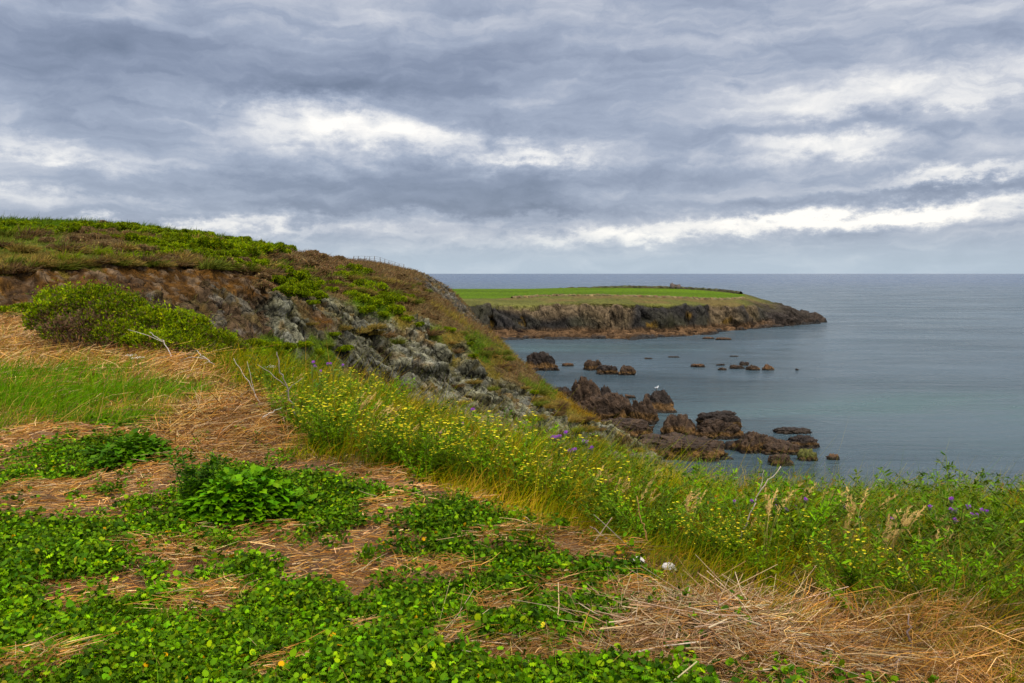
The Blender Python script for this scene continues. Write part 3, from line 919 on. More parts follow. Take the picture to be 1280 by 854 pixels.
RK = [
 (677,463,44,21,'broad dark rock half hidden behind the steep brown slope',1,.3,'dark'),
 (710,458,15,5,'small flat brown rock just right of the broad dark rock by the slope',2,0,'red'),
 (742,463,23,12,'rounded brown rock, leftmost of the trio in the calm inner bay',3,.2,'brown'),
 (760,468,27,11,'low wide dark rock, middle of the trio in the calm inner bay',4,.1,'dark'),
 (784,469,20,11,'small rock with ochre foot, rightmost of the trio in the calm inner bay',5,.2,'brown'),
 (873,459,17,4,'thin low brown rock lying alone left of the far reef line',6,0,'red'),
 (901,457,10,2.2,'tiny sliver of rock at the near left end of the far reef line',7,0,'red'),
 (904,463,11,3,'tiny brown rock awash just below the sliver of the far reef line',8,0,'brown'),
 (922,461,17,4.5,'low brown rock in the middle of the far reef line',9,0,'brown'),
 (931,457,11,4.5,'small dark lump standing just behind the middle of the far reef line',10,0,'dark'),
 (941,463,17,6,'brown rock with a humped top towards the right of the far reef line',11,.2,'brown'),
 (961,463,16,7,'peaked ochre rock at the right end of the far reef line',12,.4,'red'),
 (997,463,4,2,'tiniest dark rock tip alone in open water right of the far reef line',13,0,'dark'),
 (843,447,14,1.6,'dark line of rock barely breaking the water midway across the bay',14,0,'dark'),
 (811,449,10,1.6,'short dark rock tip barely breaking the water left of the reef line',15,0,'dark'),
 (918,446,10,1.6,'faint dark rock tip awash below the shelf of the headland',16,0,'dark'),
 (788,498,13,4,'small low brown rock in open water beyond the jagged stack',17,0,'red'),
 (702,496,24,12,'dark block of rock tight against the foot of the slope',18,.2,'dark'),
 (732,518,46,38,'tallest jagged peak of the stack beside the lichened slope',19,.32,'brown'),
 (757,512,26,25,'narrow black pinnacle rising between the jagged peak and the round rock',20,.5,'dark'),
 (757,529,66,32,'banded brown flank of the jagged stack with an ochre foot',21,.15,'brown'),
 (722,530,46,26,'shadowed brown rock filling the left of the jagged stack',22,.2,'brown'),
 (806,531,34,31,'rounded banded rock with a yellow crown beside the jagged stack',23,.15,'brown'),
 (824,515,42,23,'rugged dark rock where the white gull stands',24,.35,'dark'),
 (784,546,70,22,'long low brown shelf at the foot of the jagged stack',25,.1,'brown'),
 (848,545,44,27,'steep wedge shaped brown rock left of the twin blocks',26,.3,'brown'),
 (902,536,54,23,'flat topped dark upper block of the twin blocks',27,.05,'dark'),
 (900,548,58,20,'ochre footed lower block of the twin blocks',28,.1,'brown'),
 (865,573,106,27,'largest flat dark reef slab in front of the twin blocks',29,.05,'brown'),
 (915,562,23,10,'small dark knob off the right end of the largest slab',30,.2,'dark'),
 (946,566,52,24,'sloping dark brown rock right of the largest slab',31,.2,'brown'),
 (976,568,50,15,'low tail of brown rock trailing right from the sloping rock',32,.1,'brown'),
 (979,582,31,14,'brown rock nearest the cliff edge plants in the open water',33,.2,'brown'),
 (1011,576,22,12,'small round rock with a mossy green cap',34,.1,'green'),
 (1007,560,41,14,'dark oval rock lying beyond the mossy capped one',35,.1,'dark'),
 (994,542,46,5.5,'long thin rock barely above water, farthest of the right hand rocks',36,0,'dark'),
 (1042,575,16,6.5,'small reddish rock, last one on the right with ripples round it',37,0,'red'),
 (905,425,20,3.2,'small brown rock off the end of the headland shore shelf',38,0,'red'),
 (885,424,14,3,'little red brown rock touching the headland shore shelf',39,0,'red'),
]
for (px, py, w, h, lab, sd_, pk, tn) in RK:
    sea_rock(px, py, w, h, lab, sd_, pk, tn, depth=.8 if h > 8 else .55, flat=.5 if 'flat' in lab or 'shelf' in lab else 0)

# ------------------------------------------------------------------ the gull on the rock
def build_gull():
    r = ray(819, 493); Y = 137.0
    rk = [o for o in bpy.data.objects if o.get('label', '').startswith('rugged dark rock where')][0]
    rv = np.empty(len(rk.data.vertices)*3); rk.data.vertices.foreach_get('co', rv); rv = rv.reshape(-1, 3)+np.array(rk.location)
    p = rv[np.argmax(rv[:, 2]-.15*np.abs(rv[:, 0]-r[0]*rk.location[1]))]
    e = empty('seagull', p, 'white seagull perched on top of the rugged dark sea rock', 'bird')
    V, F = ICO[4]
    B = V*np.array([.30, .13, .13]); B[:, 2] += .28+.12*(B[:, 0])
    B[:, 1] *= (1-np.clip(-B[:, 0]/.45, 0, .7)); 
    hd = np.array([.27, 0, .50]); d = V*.085+hd
    mb = MB(); C = np.tile([.75, .75, .74], (len(B), 1)); C[(B[:, 2] > .29) & (B[:, 0] < .1)] = (.35, .37, .4)
    mb.add(B, F, C); mb.add(d, F, np.array([.78, .78, .77]))
    add_tube(mb, [(.2, 0, .33), (.25, 0, .42), (.27, 0, .5)], .08, .065, np.array([.78, .78, .77]), 10)
    obj('body', mb.mesh('gull_body', True), M_BIRD, e)
    bk = MB(); add_tube(bk, [(.34, 0, .50), (.40, 0, .49), (.44, 0, .47)], .022, .006, np.array([.6, .42, .05]), 6)
    obj('beak', bk.mesh('gull_beak'), M_BIRD, e)
    for s in (-1, 1):
        lg = MB(); add_tube(lg, [(.02, s*.04, .2), (.03, s*.04, .1), (.03, s*.04, -.05)], .012, .01, np.array([.5, .3, .2]), 5)
        obj('leg', lg.mesh('gull_leg'), M_BIRD, e)


build_gull()


# ------------------------------------------------------------------ fence on the far crest
def build_fence():
    e = None; rng = np.random.default_rng(8); tops = []
    pts = [(443+6.2*i, 0) for i in range(11)]
    base = []
    for i, (px, _) in enumerate(pts):
        Y = 118+i*3.4
        x = (px-640)/1000*Y
        a = (px-640)/1000; ia = int(np.searchsorted(acols, a)); ja = int(np.searchsorted(yrows, Y))
        base.append(PG[ia, ja])
    base = np.array(base)
    e = empty('wire_fence', base[0], 'wire fence on wooden posts along the distant brown hill crest', 'fence')
    o0 = base[0]
    for i, p in enumerate(base):
        mb = MB(); add_tube(mb, [p-o0+np.array([0, 0, -.3]), p-o0+np.array([rng.normal()*.03, 0, .5]), p-o0+np.array([rng.normal()*.06, 0, 1.05])], .055, .05, np.array([.12, .10, .085]), 7)
        obj('post', mb.mesh('fence_post'), M_WOOD, e)
    for hz in (.35, .7, 1.05):
        mb = MB(); add_tube(mb, [p-o0+np.array([0, -.08, hz]) for p in base], .018, .018, np.array([.2, .2, .2]), 4)
        obj('wire', mb.mesh('fence_wire'), M_WOOD, e)


build_fence()

# ------------------------------------------------------------------ gorse and heather
TUFT_V = np.array([(0, -.10, 0), (0, .10, 0), (.5, .17, .05), (.5, -.17, .05), (1, 0, 0)])
TUFT_F = np.array([(0, 1, 2), (0, 2, 3), (3, 2, 4)])


def bush_mesh(name, lobes, n, size, cols, wts, rng, dead=None):
    """lobes: (x, y, z, rx, ry, rz); short upright sprays over and inside the union of the lobes"""
    vols = np.array([l[3]*l[4]+l[3]*l[5]+l[4]*l[5] for l in lobes]); ks = rng.choice(len(lobes), n*2, p=vols/vols.sum())
    L = np.array(lobes)[ks]
    d = unit(rng.normal(size=(n*2, 3))); d[:, 2] = np.where(d[:, 2] < -.25, -d[:, 2], d[:, 2])
    lump = 1+.24*vnoise(d*2.6+ks[:, None]*5.0, 3)+.17*vnoise(d*6+ks[:, None]*3.0, 4)+.25*(rng.uniform(size=n*2) < .05)
    rr = rng.uniform(.72, 1.0, n*2)**.6*lump
    P = L[:, :3]+d*L[:, 3:]*rr[:, None]
    # drop what is deep inside another lobe
    keep = np.ones(len(P), bool)
    for l in lobes:
        l = np.array(l); q = (P-l[:3])/l[3:]
        keep &= ~(np.sum(q*q, 1) < .55)
    keep &= P[:, 2] > -.05
    P = P[keep][:n]; d = d[keep][:n]; N = len(P)
    ax = unit(d*.9+np.array([0, 0, .55])+rng.normal(size=(N, 3))*.45)
    C = pickcol(cols, wts, N, rng, .2, .07)
    patch = vnoise(P*(2.2/max(1, np.ptp(P[:, 0])/2.5))+9, 8)
    C *= (1+.55*patch)[:, None]
    if dead is not None:
        dm = dead(P) > rng.uniform(size=N)
        C[dm] = jitter((.13, .085, .05), dm.sum(), rng, .25, .08)
    s = size*rng.uniform(.6, 1.35, N)
    mb = MB()
    for k in range(3):
        a2 = unit(ax+rng.normal(size=(N, 3))*.42)
        mb.add(*stamp(TUFT_V, TUFT_F, P, a2, rng.normal(size=(N, 3)), s*(1-.12*k), C*(1+.12*rng.normal(size=(N, 1)))))
    return mb.mesh(name)


def stems_mesh(name, lobes, n, rng, col=(.10, .07, .045), r=.012):
    mb = MB()
    for i in range(n):
        l = lobes[rng.integers(len(lobes))]; d = unit(rng.normal(size=3)); d[2] = abs(d[2])
        top = np.array(l[:3])+d*np.array(l[3:])*rng.uniform(.6, .95)
        b = np.array([l[0]*.8+rng.normal()*.1*l[3], l[1]*.8+rng.normal()*.1*l[4], -.08]) if len(lobes) > 11 else rng.normal(size=3)*np.array([.03, .03, .01])
        mid = (b+top)/2+rng.normal(size=3)*.12*l[3]
        add_tube(mb, [b, mid, top], r*rng.uniform(.7, 1.6), r*.4, jitter(col, 1, rng)[0], 5)
    return mb.mesh(name)


GOR = [(.175, .23, .022), (.12, .175, .020), (.25, .29, .035), (.065, .095, .02)]


def build_big_gorse():
    rng = np.random.default_rng(21)
    Y0 = 16.8
    def P(px, py, Y): r = ray(px, py); return np.array([r[0]*Y, Y, CAMZ+r[2]*Y])
    base = hit(165, 436, 8); base[1] = 16.8; base[0] = ray(165, 436)[0]*16.8; base[2] = float(height(base[:1], base[1:2])[0])
    # lobes: photo centre (px, py), half width px, half height px, distance offset
    L = [(78, 398, 40, 38, 1.0), (120, 392, 42, 34, .9), (62, 405, 24, 30, .2), (150, 402, 40, 34, .2), (105, 415, 45, 24, -.4), (190, 412, 42, 30, 0), (145, 422, 30, 20, -.6), (228, 420, 38, 26, .1),
         (200, 430, 40, 16, -.6), (262, 430, 32, 18, 0), (288, 438, 22, 12, 0), (240, 438, 34, 12, -.5)]
    lob = []
    for (px, py, rx, ry, dy) in L:
        p = P(px, py, Y0+dy)-base
        lob.append((p[0], p[1], p[2], rx/1000*Y0, rx/1000*Y0*.95, ry/1000*Y0))
    e = empty('gorse_bush', base, 'largest gorse bush, long and wind shaped, green with a brown bare left side', 'bush')
    def dead(Q):
        c = P(112, 402, Y0)-base; c2 = P(60, 410, Y0)-base
        return .8*np.exp(-((Q[:, 0]-c[0])/.75)**2-((Q[:, 2]-c[2]+.05)/.33)**2)+.35*(Q[:, 2] < .25)+.06+.5*np.exp(-((Q[:, 0]-c2[0])/.3)**2-((Q[:, 2]-c2[2])/.4)**2)
    obj('foliage', bush_mesh('gorse_foliage', lob, 34000, .060, GOR, [4, 3, 3, 1.5], rng, dead), M_LEAF, e)
    obj('branches', stems_mesh('gorse_branches', lob, 260, rng, (.16, .10, .06), .011), M_WOOD, e)
    tag(e.children[1], kind='stuff')


build_big_gorse()


def surf(a, Y):
    ia = int(np.clip(np.searchsorted(acols, a), 0, NA-1)); ja = int(np.clip(np.searchsorted(yrows, Y), 0, NY-1))
    return PG[ia, ja]


PXY = project(PG)      # where every vertex of the land shows


def land_at(px, py, ymin=18.0):
    """the land vertex that shows nearest a photo position, nearest the viewer first"""
    d = (PXY[0]-px)**2+((PXY[1]-py)*1.0)**2
    d = np.where((PG[..., 1] < ymin), 1e9, d)
    c = np.where(d < d.min()+9)
    k = np.argmin(PG[..., 1][c]); return PG[c[0][k], c[1][k]]


def hill_bushes():
    rng = np.random.default_rng(31)
    protos = []
    for v in range(4):
        lob = [(0, 0, .1, .6, .6, .4)]+[(rng.uniform(-.8, .8), rng.uniform(-.7, .7), rng.uniform(0, .35), rng.uniform(.22, .5), rng.uniform(.22, .5), rng.uniform(.18, .36)) for _ in range(9)]
        protos.append((bush_mesh('gorse_foliage', lob, 2600, .17, GOR, [3, 3, 3, 1.5], rng), stems_mesh('gorse_stems', lob, 14, rng, (.13, .09, .06), .025)))
    hp = []
    for v in range(3):
        lob = [(0, 0, .05, .8, .8, .45)]+[(rng.uniform(-.6, .6), rng.uniform(-.6, .6), .1, .4, .4, .4) for _ in range(3)]
        hp.append((bush_mesh('heather_twigs', lob, 1500, .26, [(.20, .135, .07), (.15, .10, .055), (.27, .19, .10)], [3, 2, 1], rng), stems_mesh('heather_stems', lob, 14, rng, (.14, .10, .08), .02)))
    first = {}

    def put(kind, v, px, py, wpx, label, group, hs=1.0):
        p = land_at(px, py); s = wpx/1000*p[1]/2.0
        key = (kind, v)
        if key not in first:
            e = empty('gorse_bush' if kind == 'g' else 'heather_bush', p-np.array([0, 0, .12*s]), label, 'bush', group)
            src = (protos if kind == 'g' else hp)[v]
            obj('foliage', src[0], M_LEAF, e); obj('branches', src[1], M_WOOD, e)
            first[key] = e; e.rotation_euler[2] = rng.uniform(0, 6.28)
            e.scale = (s, s, s*hs)
            return e
        return copy_tree(first[key], p-np.array([0, 0, .12*s]), rng.uniform(0, 6.28), (s, s, s*hs), label, group)
    G1 = 'gorse bushes along the top of the hill'; G2 = 'gorse bushes on the slope of the hill'; G3 = 'gorse patches at the foot of the rock face'; G4 = 'dead brown heather on the hill'
    L1 = 'green gorse bush on the crest of the near hill against the sky'
    for i in range(56):
        px = -10+i*6.6+rng.normal()*3
        py = np.interp(px, [0, 60, 130, 180, 220, 300, 360], [277, 281, 278, 282, 289, 297, 308])+rng.uniform(-1, 9)
        put('g', i % 4, px, py, rng.uniform(15, 28), L1, G1, .9)
    L2 = 'low green gorse bush spread over the slope above the soil and rock face'
    more = np.random.default_rng(7)
    base_list = [(190,302,24),(212,310,26),(238,305,30),(262,310,34),(285,314,36),(305,322,32),(322,316,34),(338,312,30),(298,306,30),(275,325,22),(350,343,28),(368,350,30),(388,358,26),
                        (362,360,24),(400,372,20),(440,340,26),(452,356,26),(470,362,28),(482,376,26),(490,388,22),(445,368,22),(500,374,20),(425,345,20),(455,375,22),(186,326,22),(505,398,14),
                        (345,350,20),(380,370,20),(470,380,22),(320,330,22),(250,316,24),(225,300,22),(395,350,14),(478,370,20),(525,405,12),(562,412,12),(600,445,10),(590,430,8),(668,490,10)]
    extra = [(px+more.normal()*w*.6, py+more.normal()*w*.22, w*more.uniform(.6, .9)) for (px, py, w) in base_list if w > 18 for _ in range(2)]
    for (px, py, w) in base_list+extra:
        if px < 345 and py < 335: lab, grp = 'low green gorse bush above the bare red soil bank', 'gorse above the soil bank'
        elif px < 410: lab, grp = 'green gorse bush draped over the corner where soil bank meets grey rock', 'gorse on the corner of the rock'
        elif px < 508: lab, grp = 'green gorse bush capping the top of the grey rock face', 'gorse capping the grey rock'
        else: lab, grp = 'tiny green gorse tuft on the lower brown slope towards the sea', 'gorse tufts on the lower slope'
        put('g', rng.integers(4), px+rng.normal()*2, py, w*1.2, lab, grp, 1.15)
    L3 = 'green gorse patch growing at the foot of the rock face'
    for (px, py, w) in [(322,428,26),(342,432,26),(362,432,24),(382,432,22),(330,440,24),(430,440,20),(418,418,14),(300,440,20),(400,442,18),(350,444,22)]:
        put('g', rng.integers(4), px, py, w, L3, G3, 1.0)
    put('g', 0, 8, 392, 60, 'gorse bush cut by the left edge at the foot of the soil bank', 'gorse bushes by the left edge', .8)
    L4 = 'dead brown heather bush on the windswept slope of the hill'
    heath = [(110,288,22),(95,300,24),(130,306,20),(160,292,18),(215,325,24),(240,328,22),(300,336,26),(320,338,28),(345,330,28),(365,325,26),(385,330,28),(400,322,24),(405,340,26),(420,332,22),
                        (370,338,24),(330,345,20),(420,350,22),(352,322,24),(500,345,14),(515,352,12),(520,365,14),(272,300,18),(130,290,16),(60,300,20),(180,310,20),(435,330,18),(510,385,16),(545,395,12),(150,310,20),(395,312,20)]
    heath += [(px+more.normal()*w, py+more.normal()*w*.35, w*more.uniform(.6, 1)) for (px, py, w) in heath for _ in range(2)]
    for (px, py, w) in heath:
        if px < 230: lab, grp = 'dead brown heather bush on the left of the hill above the soil bank', 'dead heather at the left'
        elif px < 440: lab, grp = 'dead brown heather bush between the gorse bushes in the middle of the hill', 'dead heather in the middle'
        else: lab, grp = 'dead brown heather bush on the slope below the wire fence', 'dead heather below the fence'
        put('h', rng.integers(3), px, py, w*.95, lab, grp, 1.1)


hill_bushes()


def tussocks():
    rng = np.random.default_rng(35)
    pro = []
    for cols in ([(.24, .18, .06), (.17, .13, .045)], [(.15, .15, .035), (.10, .12, .025)], [(.17, .11, .05), (.10, .065, .035)], [(.30, .21, .08), (.20, .14, .05)], [(.12, .16, .022), (.17, .20, .03)]):
        n = 420; r = np.sqrt(rng.uniform(size=n))*.45; a = rng.uniform(0, 2*PI, n)
        b_ = np.stack([r*np.cos(a), r*np.sin(a), np.full(n, -.05)], 1)
        d = np.stack([np.cos(a)*r*1.6+.3, np.sin(a)*r*1.6, np.ones(n)], 1)+rng.normal(size=(n, 3))*.25
        mb = MB(); mb.add(*ribbons(b_, d, rng.uniform(.25, .6, n), .04, rng.normal(size=(n, 3))*.2+np.array([.2, 0, 0]), .3, 2, pickcol(cols, [1, 1], n, rng, .25, .07), rng, taper=.8))
        pro.append(mb.mesh('tussock_blades'))
    lab = {'a': ('rough grass tussock on the hill above the bare soil bank', 'tussocks above the soil bank'), 'b': ('rough grass tussock on the brown hill crest below the fence', 'tussocks on the brown crest'),
           'c': ('rough grass tussock on the steep slope between rock face and sea', 'tussocks on the seaward slope'), 'd': ('grass tussock clinging to a ledge of the grey rock face', 'tussocks on the rock ledges')}
    spots = []
    for _ in range(55):
        px = rng.uniform(-5, 340); top = np.interp(px, [0, 130, 220, 300, 340], [284, 286, 295, 305, 312]); bot = np.interp(px, [0, 130, 220, 300, 340], [334, 326, 328, 334, 338])
        spots.append((px, rng.uniform(top, bot), 'a', [0, 3, 1, 2, 4]))
    for px in np.linspace(0, 335, 40):      # along the lip of the bank
        spots.append((px+rng.normal()*3, np.interp(px, [0, 130, 220, 300, 340], [336, 328, 329, 336, 340])+rng.uniform(-2, 3), 'a', [2, 0, 1]))
    for _ in range(60):
        px = rng.uniform(360, 545); top = np.interp(px, [360, 440, 505, 560], [322, 332, 342, 360]); spots.append((px, top+rng.uniform(0, 34), 'b', [2, 0, 2, 1]))
    for _ in range(45):
        px = rng.uniform(550, 800); py = np.interp(px, [550, 620, 680, 740, 800], [395, 425, 482, 522, 560]); spots.append((px, py+rng.uniform(2, 30), 'c', [0, 3, 1, 2]))
    for _ in range(26):
        px = rng.uniform(350, 760); py = np.interp(px, [350, 450, 560, 640, 760], [395, 405, 450, 495, 550]); spots.append((px, py+rng.normal()*17, 'd', [2, 0, 1]))
    first = {}
    for (px, py, k, vs) in spots:
        p = land_at(px, py); v = vs[rng.integers(len(vs))]; sc = rng.uniform(.8, 1.7)*min(p[1]/55, 1.15)*{'a': 1, 'b': .75, 'c': .6, 'd': .75}[k]; l, g = lab[k]
        if (v) not in first:
            o = obj('grass_tussock', pro[v], M_GRASS); first[v] = o
        else: o = first[v].copy(); COL.objects.link(o)
        o.location = tuple(float(q) for q in p); o.scale = (sc, sc, sc*rng.uniform(.7, 1.1)); o.rotation_euler = (0, 0, rng.normal()*.5)
        tag(o, l, 'grass', g)


tussocks()


# ------------------------------------------------------------------ short growth over the hill (uncountable)
def tri_sample(P4, wts, n, rng):
    """random points on quads with the given weights"""
    w = wts/wts.sum(); k = rng.choice(len(wts), n, p=w)
    u = rng.uniform(size=(n, 1)); v = rng.uniform(size=(n, 1))
    q = P4[k]
    return (q[:, 0]*(1-u)+q[:, 1]*u)*(1-v)+(q[:, 3]*(1-u)+q[:, 2]*u)*v, k


def hill_cover():
    rng = np.random.default_rng(41)
    V = PG[:, SPLIT:].reshape(-1, 3); F = gridfaces(NA, NY-SPLIT)
    Q = V[F]; c = Q.mean(1)
    area = np.linalg.norm(np.cross(Q[:, 2]-Q[:, 0], Q[:, 3]-Q[:, 1]), axis=1)/2
    kw = KW[F].mean(1); px, py = project(c)
    inv = (px > -60) & (px < 1000) & (c[:, 2] > SEA+1)
    pn = fbm(c, .5, 3, 111)
    veg = kw[:, 3]*.9+kw[:, 4]*1.3+kw[:, 5]*1.0+kw[:, 7]*1.2+kw[:, 8]*.8+(kw[:, 2]+kw[:, 1])*.35*(pn > .10)+kw[:, 0]*.10*(pn > .05)
    lod = (45/np.maximum(c[:, 1], 28))**1.8
    Pp, k = tri_sample(Q, area*veg*inv*lod, 240000, rng)
    kk = kw[k].copy(); kk /= kk.sum(1, keepdims=True)
    cum = np.cumsum(kk, 1); r = rng.uniform(size=(len(k), 1)); cls = (r > cum).sum(1).clip(0, 9)
    cc = np.array([(.14, .10, .04), (.11, .10, .035), (.10, .10, .035), (.15, .10, .05), (.085, .13, .02), (.19, .145, .045), (.25, .18, .08), (.12, .14, .03), (.19, .125, .036), (.12, .09, .05)])
    C = cc[cls]*(1+.28*rng.normal(size=(len(k), 1)))*(1+.08*rng.normal(size=(len(k), 3)))
    C = np.clip(C*(1+.35*fbm(Pp, .35, 3, 121))[:, None], .01, .6)
    ln = rng.uniform(.14, .42, len(k))*(Pp[:, 1]/50).clip(.6, 1.6)*(1+.6*fbm(Pp, .45, 3, 125))
    d = np.array([.25, -.1, 1.0])+rng.normal(size=(len(k), 3))*.35
    V_, F_, C_ = ribbons(Pp-np.array([0, 0, .04]), d, ln, .028*(Pp[:, 1]/45), rng.normal(size=(len(k), 3))*.2+np.array([.25, 0, 0]), .2, 2, C, rng, C*1.15)
    o = obj('hill_grass', mesh('hill_grass', V_, F_, C_), M_GRASS); tag(o, kind='stuff')
    o['label'] = 'short rough grass and heath covering the hill and ledges'; o['category'] = 'grass'


hill_cover()


# ------------------------------------------------------------------ foreground growth
def near_points(n, rng, y0, y1, a0=-.78, a1=.78, power=1.0):
    """points over the near ground, denser close to the viewer"""
    u = rng.uniform(size=n)
    Y = y0*(y1/y0)**u if power else rng.uniform(y0, y1, n)
    return rng.uniform(a0, a1, n)*gw(Y), Y


LEAF_V = np.array([(0, 0, 0), (.10, .34, .05), (.46, .30, .10), (.52, .50, .04), (.80, .20, .04), (1.08, 0, -.08), (.84, -.24, .02), (.66, -.46, .07), (.40, -.32, .10), (.06, -.36, .02), (.35, 0, -.02), (.7, 0, -.03)])
LEAF_F = np.array([(0, 10, 1), (1, 10, 2), (2, 10, 11), (2, 11, 3), (3, 11, 4), (4, 11, 5), (5, 11, 6), (6, 11, 7), (7, 11, 8), (8, 11, 10), (8, 10, 9), (9, 10, 0)])
_a = np.linspace(-2.75, 2.75, 17); _r = np.array([.30, .42, .36, .50, .43, .52, .44, .55, .50, .55, .44, .52, .43, .50, .36, .42, .30])
LOBE_V = np.vstack([[(.1, 0, 0)], np.stack([.42+_r*np.cos(_a), _r*np.sin(_a), .05*np.cos(np.arange(17)*PI)+.03], 1), [(.42, 0, -.02)]])
LOBE_F = np.array([(18, i+1, i+2) for i in range(16)]+[(18, 17, 0), (18, 0, 1)])
NARROW_V = np.array([(0, 0, 0), (.3, .13, .03), (.65, .11, .03), (1, 0, -.04), (.65, -.11, .03), (.3, -.13, .03), (.5, 0, -.01)])
NARROW_F = np.array([(0, 6, 1), (1, 6, 2), (2, 6, 3), (3, 6, 4), (4, 6, 5), (5, 6, 0)])


def leafy_cover():
    rng = np.random.default_rng(51)
    # clump centres where the cover grows
    x, y = near_points(39000, rng, 2.4, 11.0, -1.0, .78)
    P = np.stack([x, y, 0*x], 1)
    sc = strip_coord(x, y)
    straw = ellmask(x, y, STRAW, .3)
    gg = ellmask(x, y, GREENG, .3)
    px = 640+1000*x/gw(y)
    # upper limit of the leafy area, in distance
    yl = np.interp(px, [-150, 0, 90, 200, 330, 420, 520, 640, 800, 860, 900], [7.6, 7.0, 9.0, 9.3, 7.0, 6.3, 5.8, 5.2, 4.4, 3.8, 2.6])
    pn = fbm(P, 1.5, 4, 131); 
    dens = (1-straw)*(1-sstep(y, yl*.93, yl*1.05))*sstep(pn+.45*fbm(P, 5, 3, 133), -.30, .04)*(1-gg)*(1-sstep(sc, -.06, .05))
    keep = (rng.uniform(size=len(x)) < dens) 
    # a few stray sprouts in the straw
    keep |= (rng.uniform(size=len(x)) < .025) & (sc < 0)
    x, y = x[keep], y[keep]
    nc = len(x)
    per = 24
    cs = rng.uniform(.5, 1.15, nc)*(1+.35*np.clip(fbm(np.stack([x, y, 0*x], 1), .9, 2, 141), -1, 1))
    X = np.repeat(x, per); Yv = np.repeat(y, per); cs = np.repeat(cs, per)
    ang = rng.uniform(0, 2*PI, nc*per); rr = rng.uniform(.1, 1, nc*per)**.7*.085*cs
    X = X+np.cos(ang)*rr; Yv = Yv+np.sin(ang)*rr
    Hh = .015+rng.uniform(.015, .12, nc*per)*cs*(1.15-rr/.11)
    Zv = height(X, Yv)+Hh
    N = len(X)
    ax = np.stack([np.cos(ang), np.sin(ang), rng.normal(size=N)*.3-.05], 1)+rng.normal(size=(N, 3))*.35
    nm = np.array([0, -.12, 1.0])+rng.normal(size=(N, 3))*.7
    s = np.stack([rng.uniform(.018, .048, N), rng.uniform(.014, .044, N), rng.uniform(-.06, .14, N)], 1)*cs[:, None]*.80
    tone = fbm(np.stack([X, Yv, 0*X], 1), 1.1, 3, 151)
    C = pickcol([(.09, .19, .014), (.13, .25, .018), (.045, .10, .014), (.21, .31, .03), (.34, .34, .06)], [4, 4, 3, 1.6, .12], N, rng, .2, .07)
    C *= (1+.35*tone)[:, None]
    yel = rng.uniform(size=N) < .004
    C[yel] = (.6, .34, .03)
    C *= np.repeat(rng.choice([.55, .9, 1.3], nc, p=[.35, .45, .2]), per)[:, None]
    mb = MB(); LP = np.stack([X, Yv, Zv], 1)-unit(ax)*.5*s[:, :1]
    kindm = np.repeat(fbm(np.stack([x, y, 0*x], 1), .9, 3, 155)+.25*rng.normal(size=nc) > .26, per)
    mb.add(*stamp(LEAF_V, LEAF_F, LP[kindm], ax[kindm], nm[kindm], s[kindm], C[kindm]))
    mb.add(*stamp(LOBE_V, LOBE_F, LP[~kindm], ax[~kindm], nm[~kindm], s[~kindm]*1.15, C[~kindm]))
    # narrow leaves and short grass among the broad ones
    k = rng.choice(N, 26000, replace=False)
    mb.add(*ribbons(np.stack([X[k], Yv[k], Zv[k]-Hh[k]], 1), np.array([0, 0, .8])+rng.normal(size=(len(k), 3))*.5, rng.uniform(.05, .16, len(k)), .005, rng.normal(size=(len(k), 3))*.4, .4, 3,
                    pickcol([(.09, .19, .015), (.14, .24, .02), (.32, .26, .08), (.05, .11, .014)], [3, 2, 1, 2], len(k), rng), rng))
    # stalks
    k = rng.choice(N, 9000, replace=False)
    b0 = np.stack([X[k], Yv[k], Zv[k]-Hh[k]-.01], 1)
    mb.add(*ribbons(b0, np.array([0, 0, 1.0])+rng.normal(size=(len(k), 3))*.3, Hh[k], .004, rng.normal(size=(len(k), 3))*.2, 0, 2, pickcol([(.12, .2, .04), (.2, .16, .06)], [2, 1], len(k), rng), rng))
    o = obj('leafy_ground_cover', mb.mesh('leafy_ground_cover'), M_LEAF); tag(o, kind='stuff')
    o['label'] = 'low broad-leaved green weeds carpeting the foreground'; o['category'] = 'ground cover'


leafy_cover()


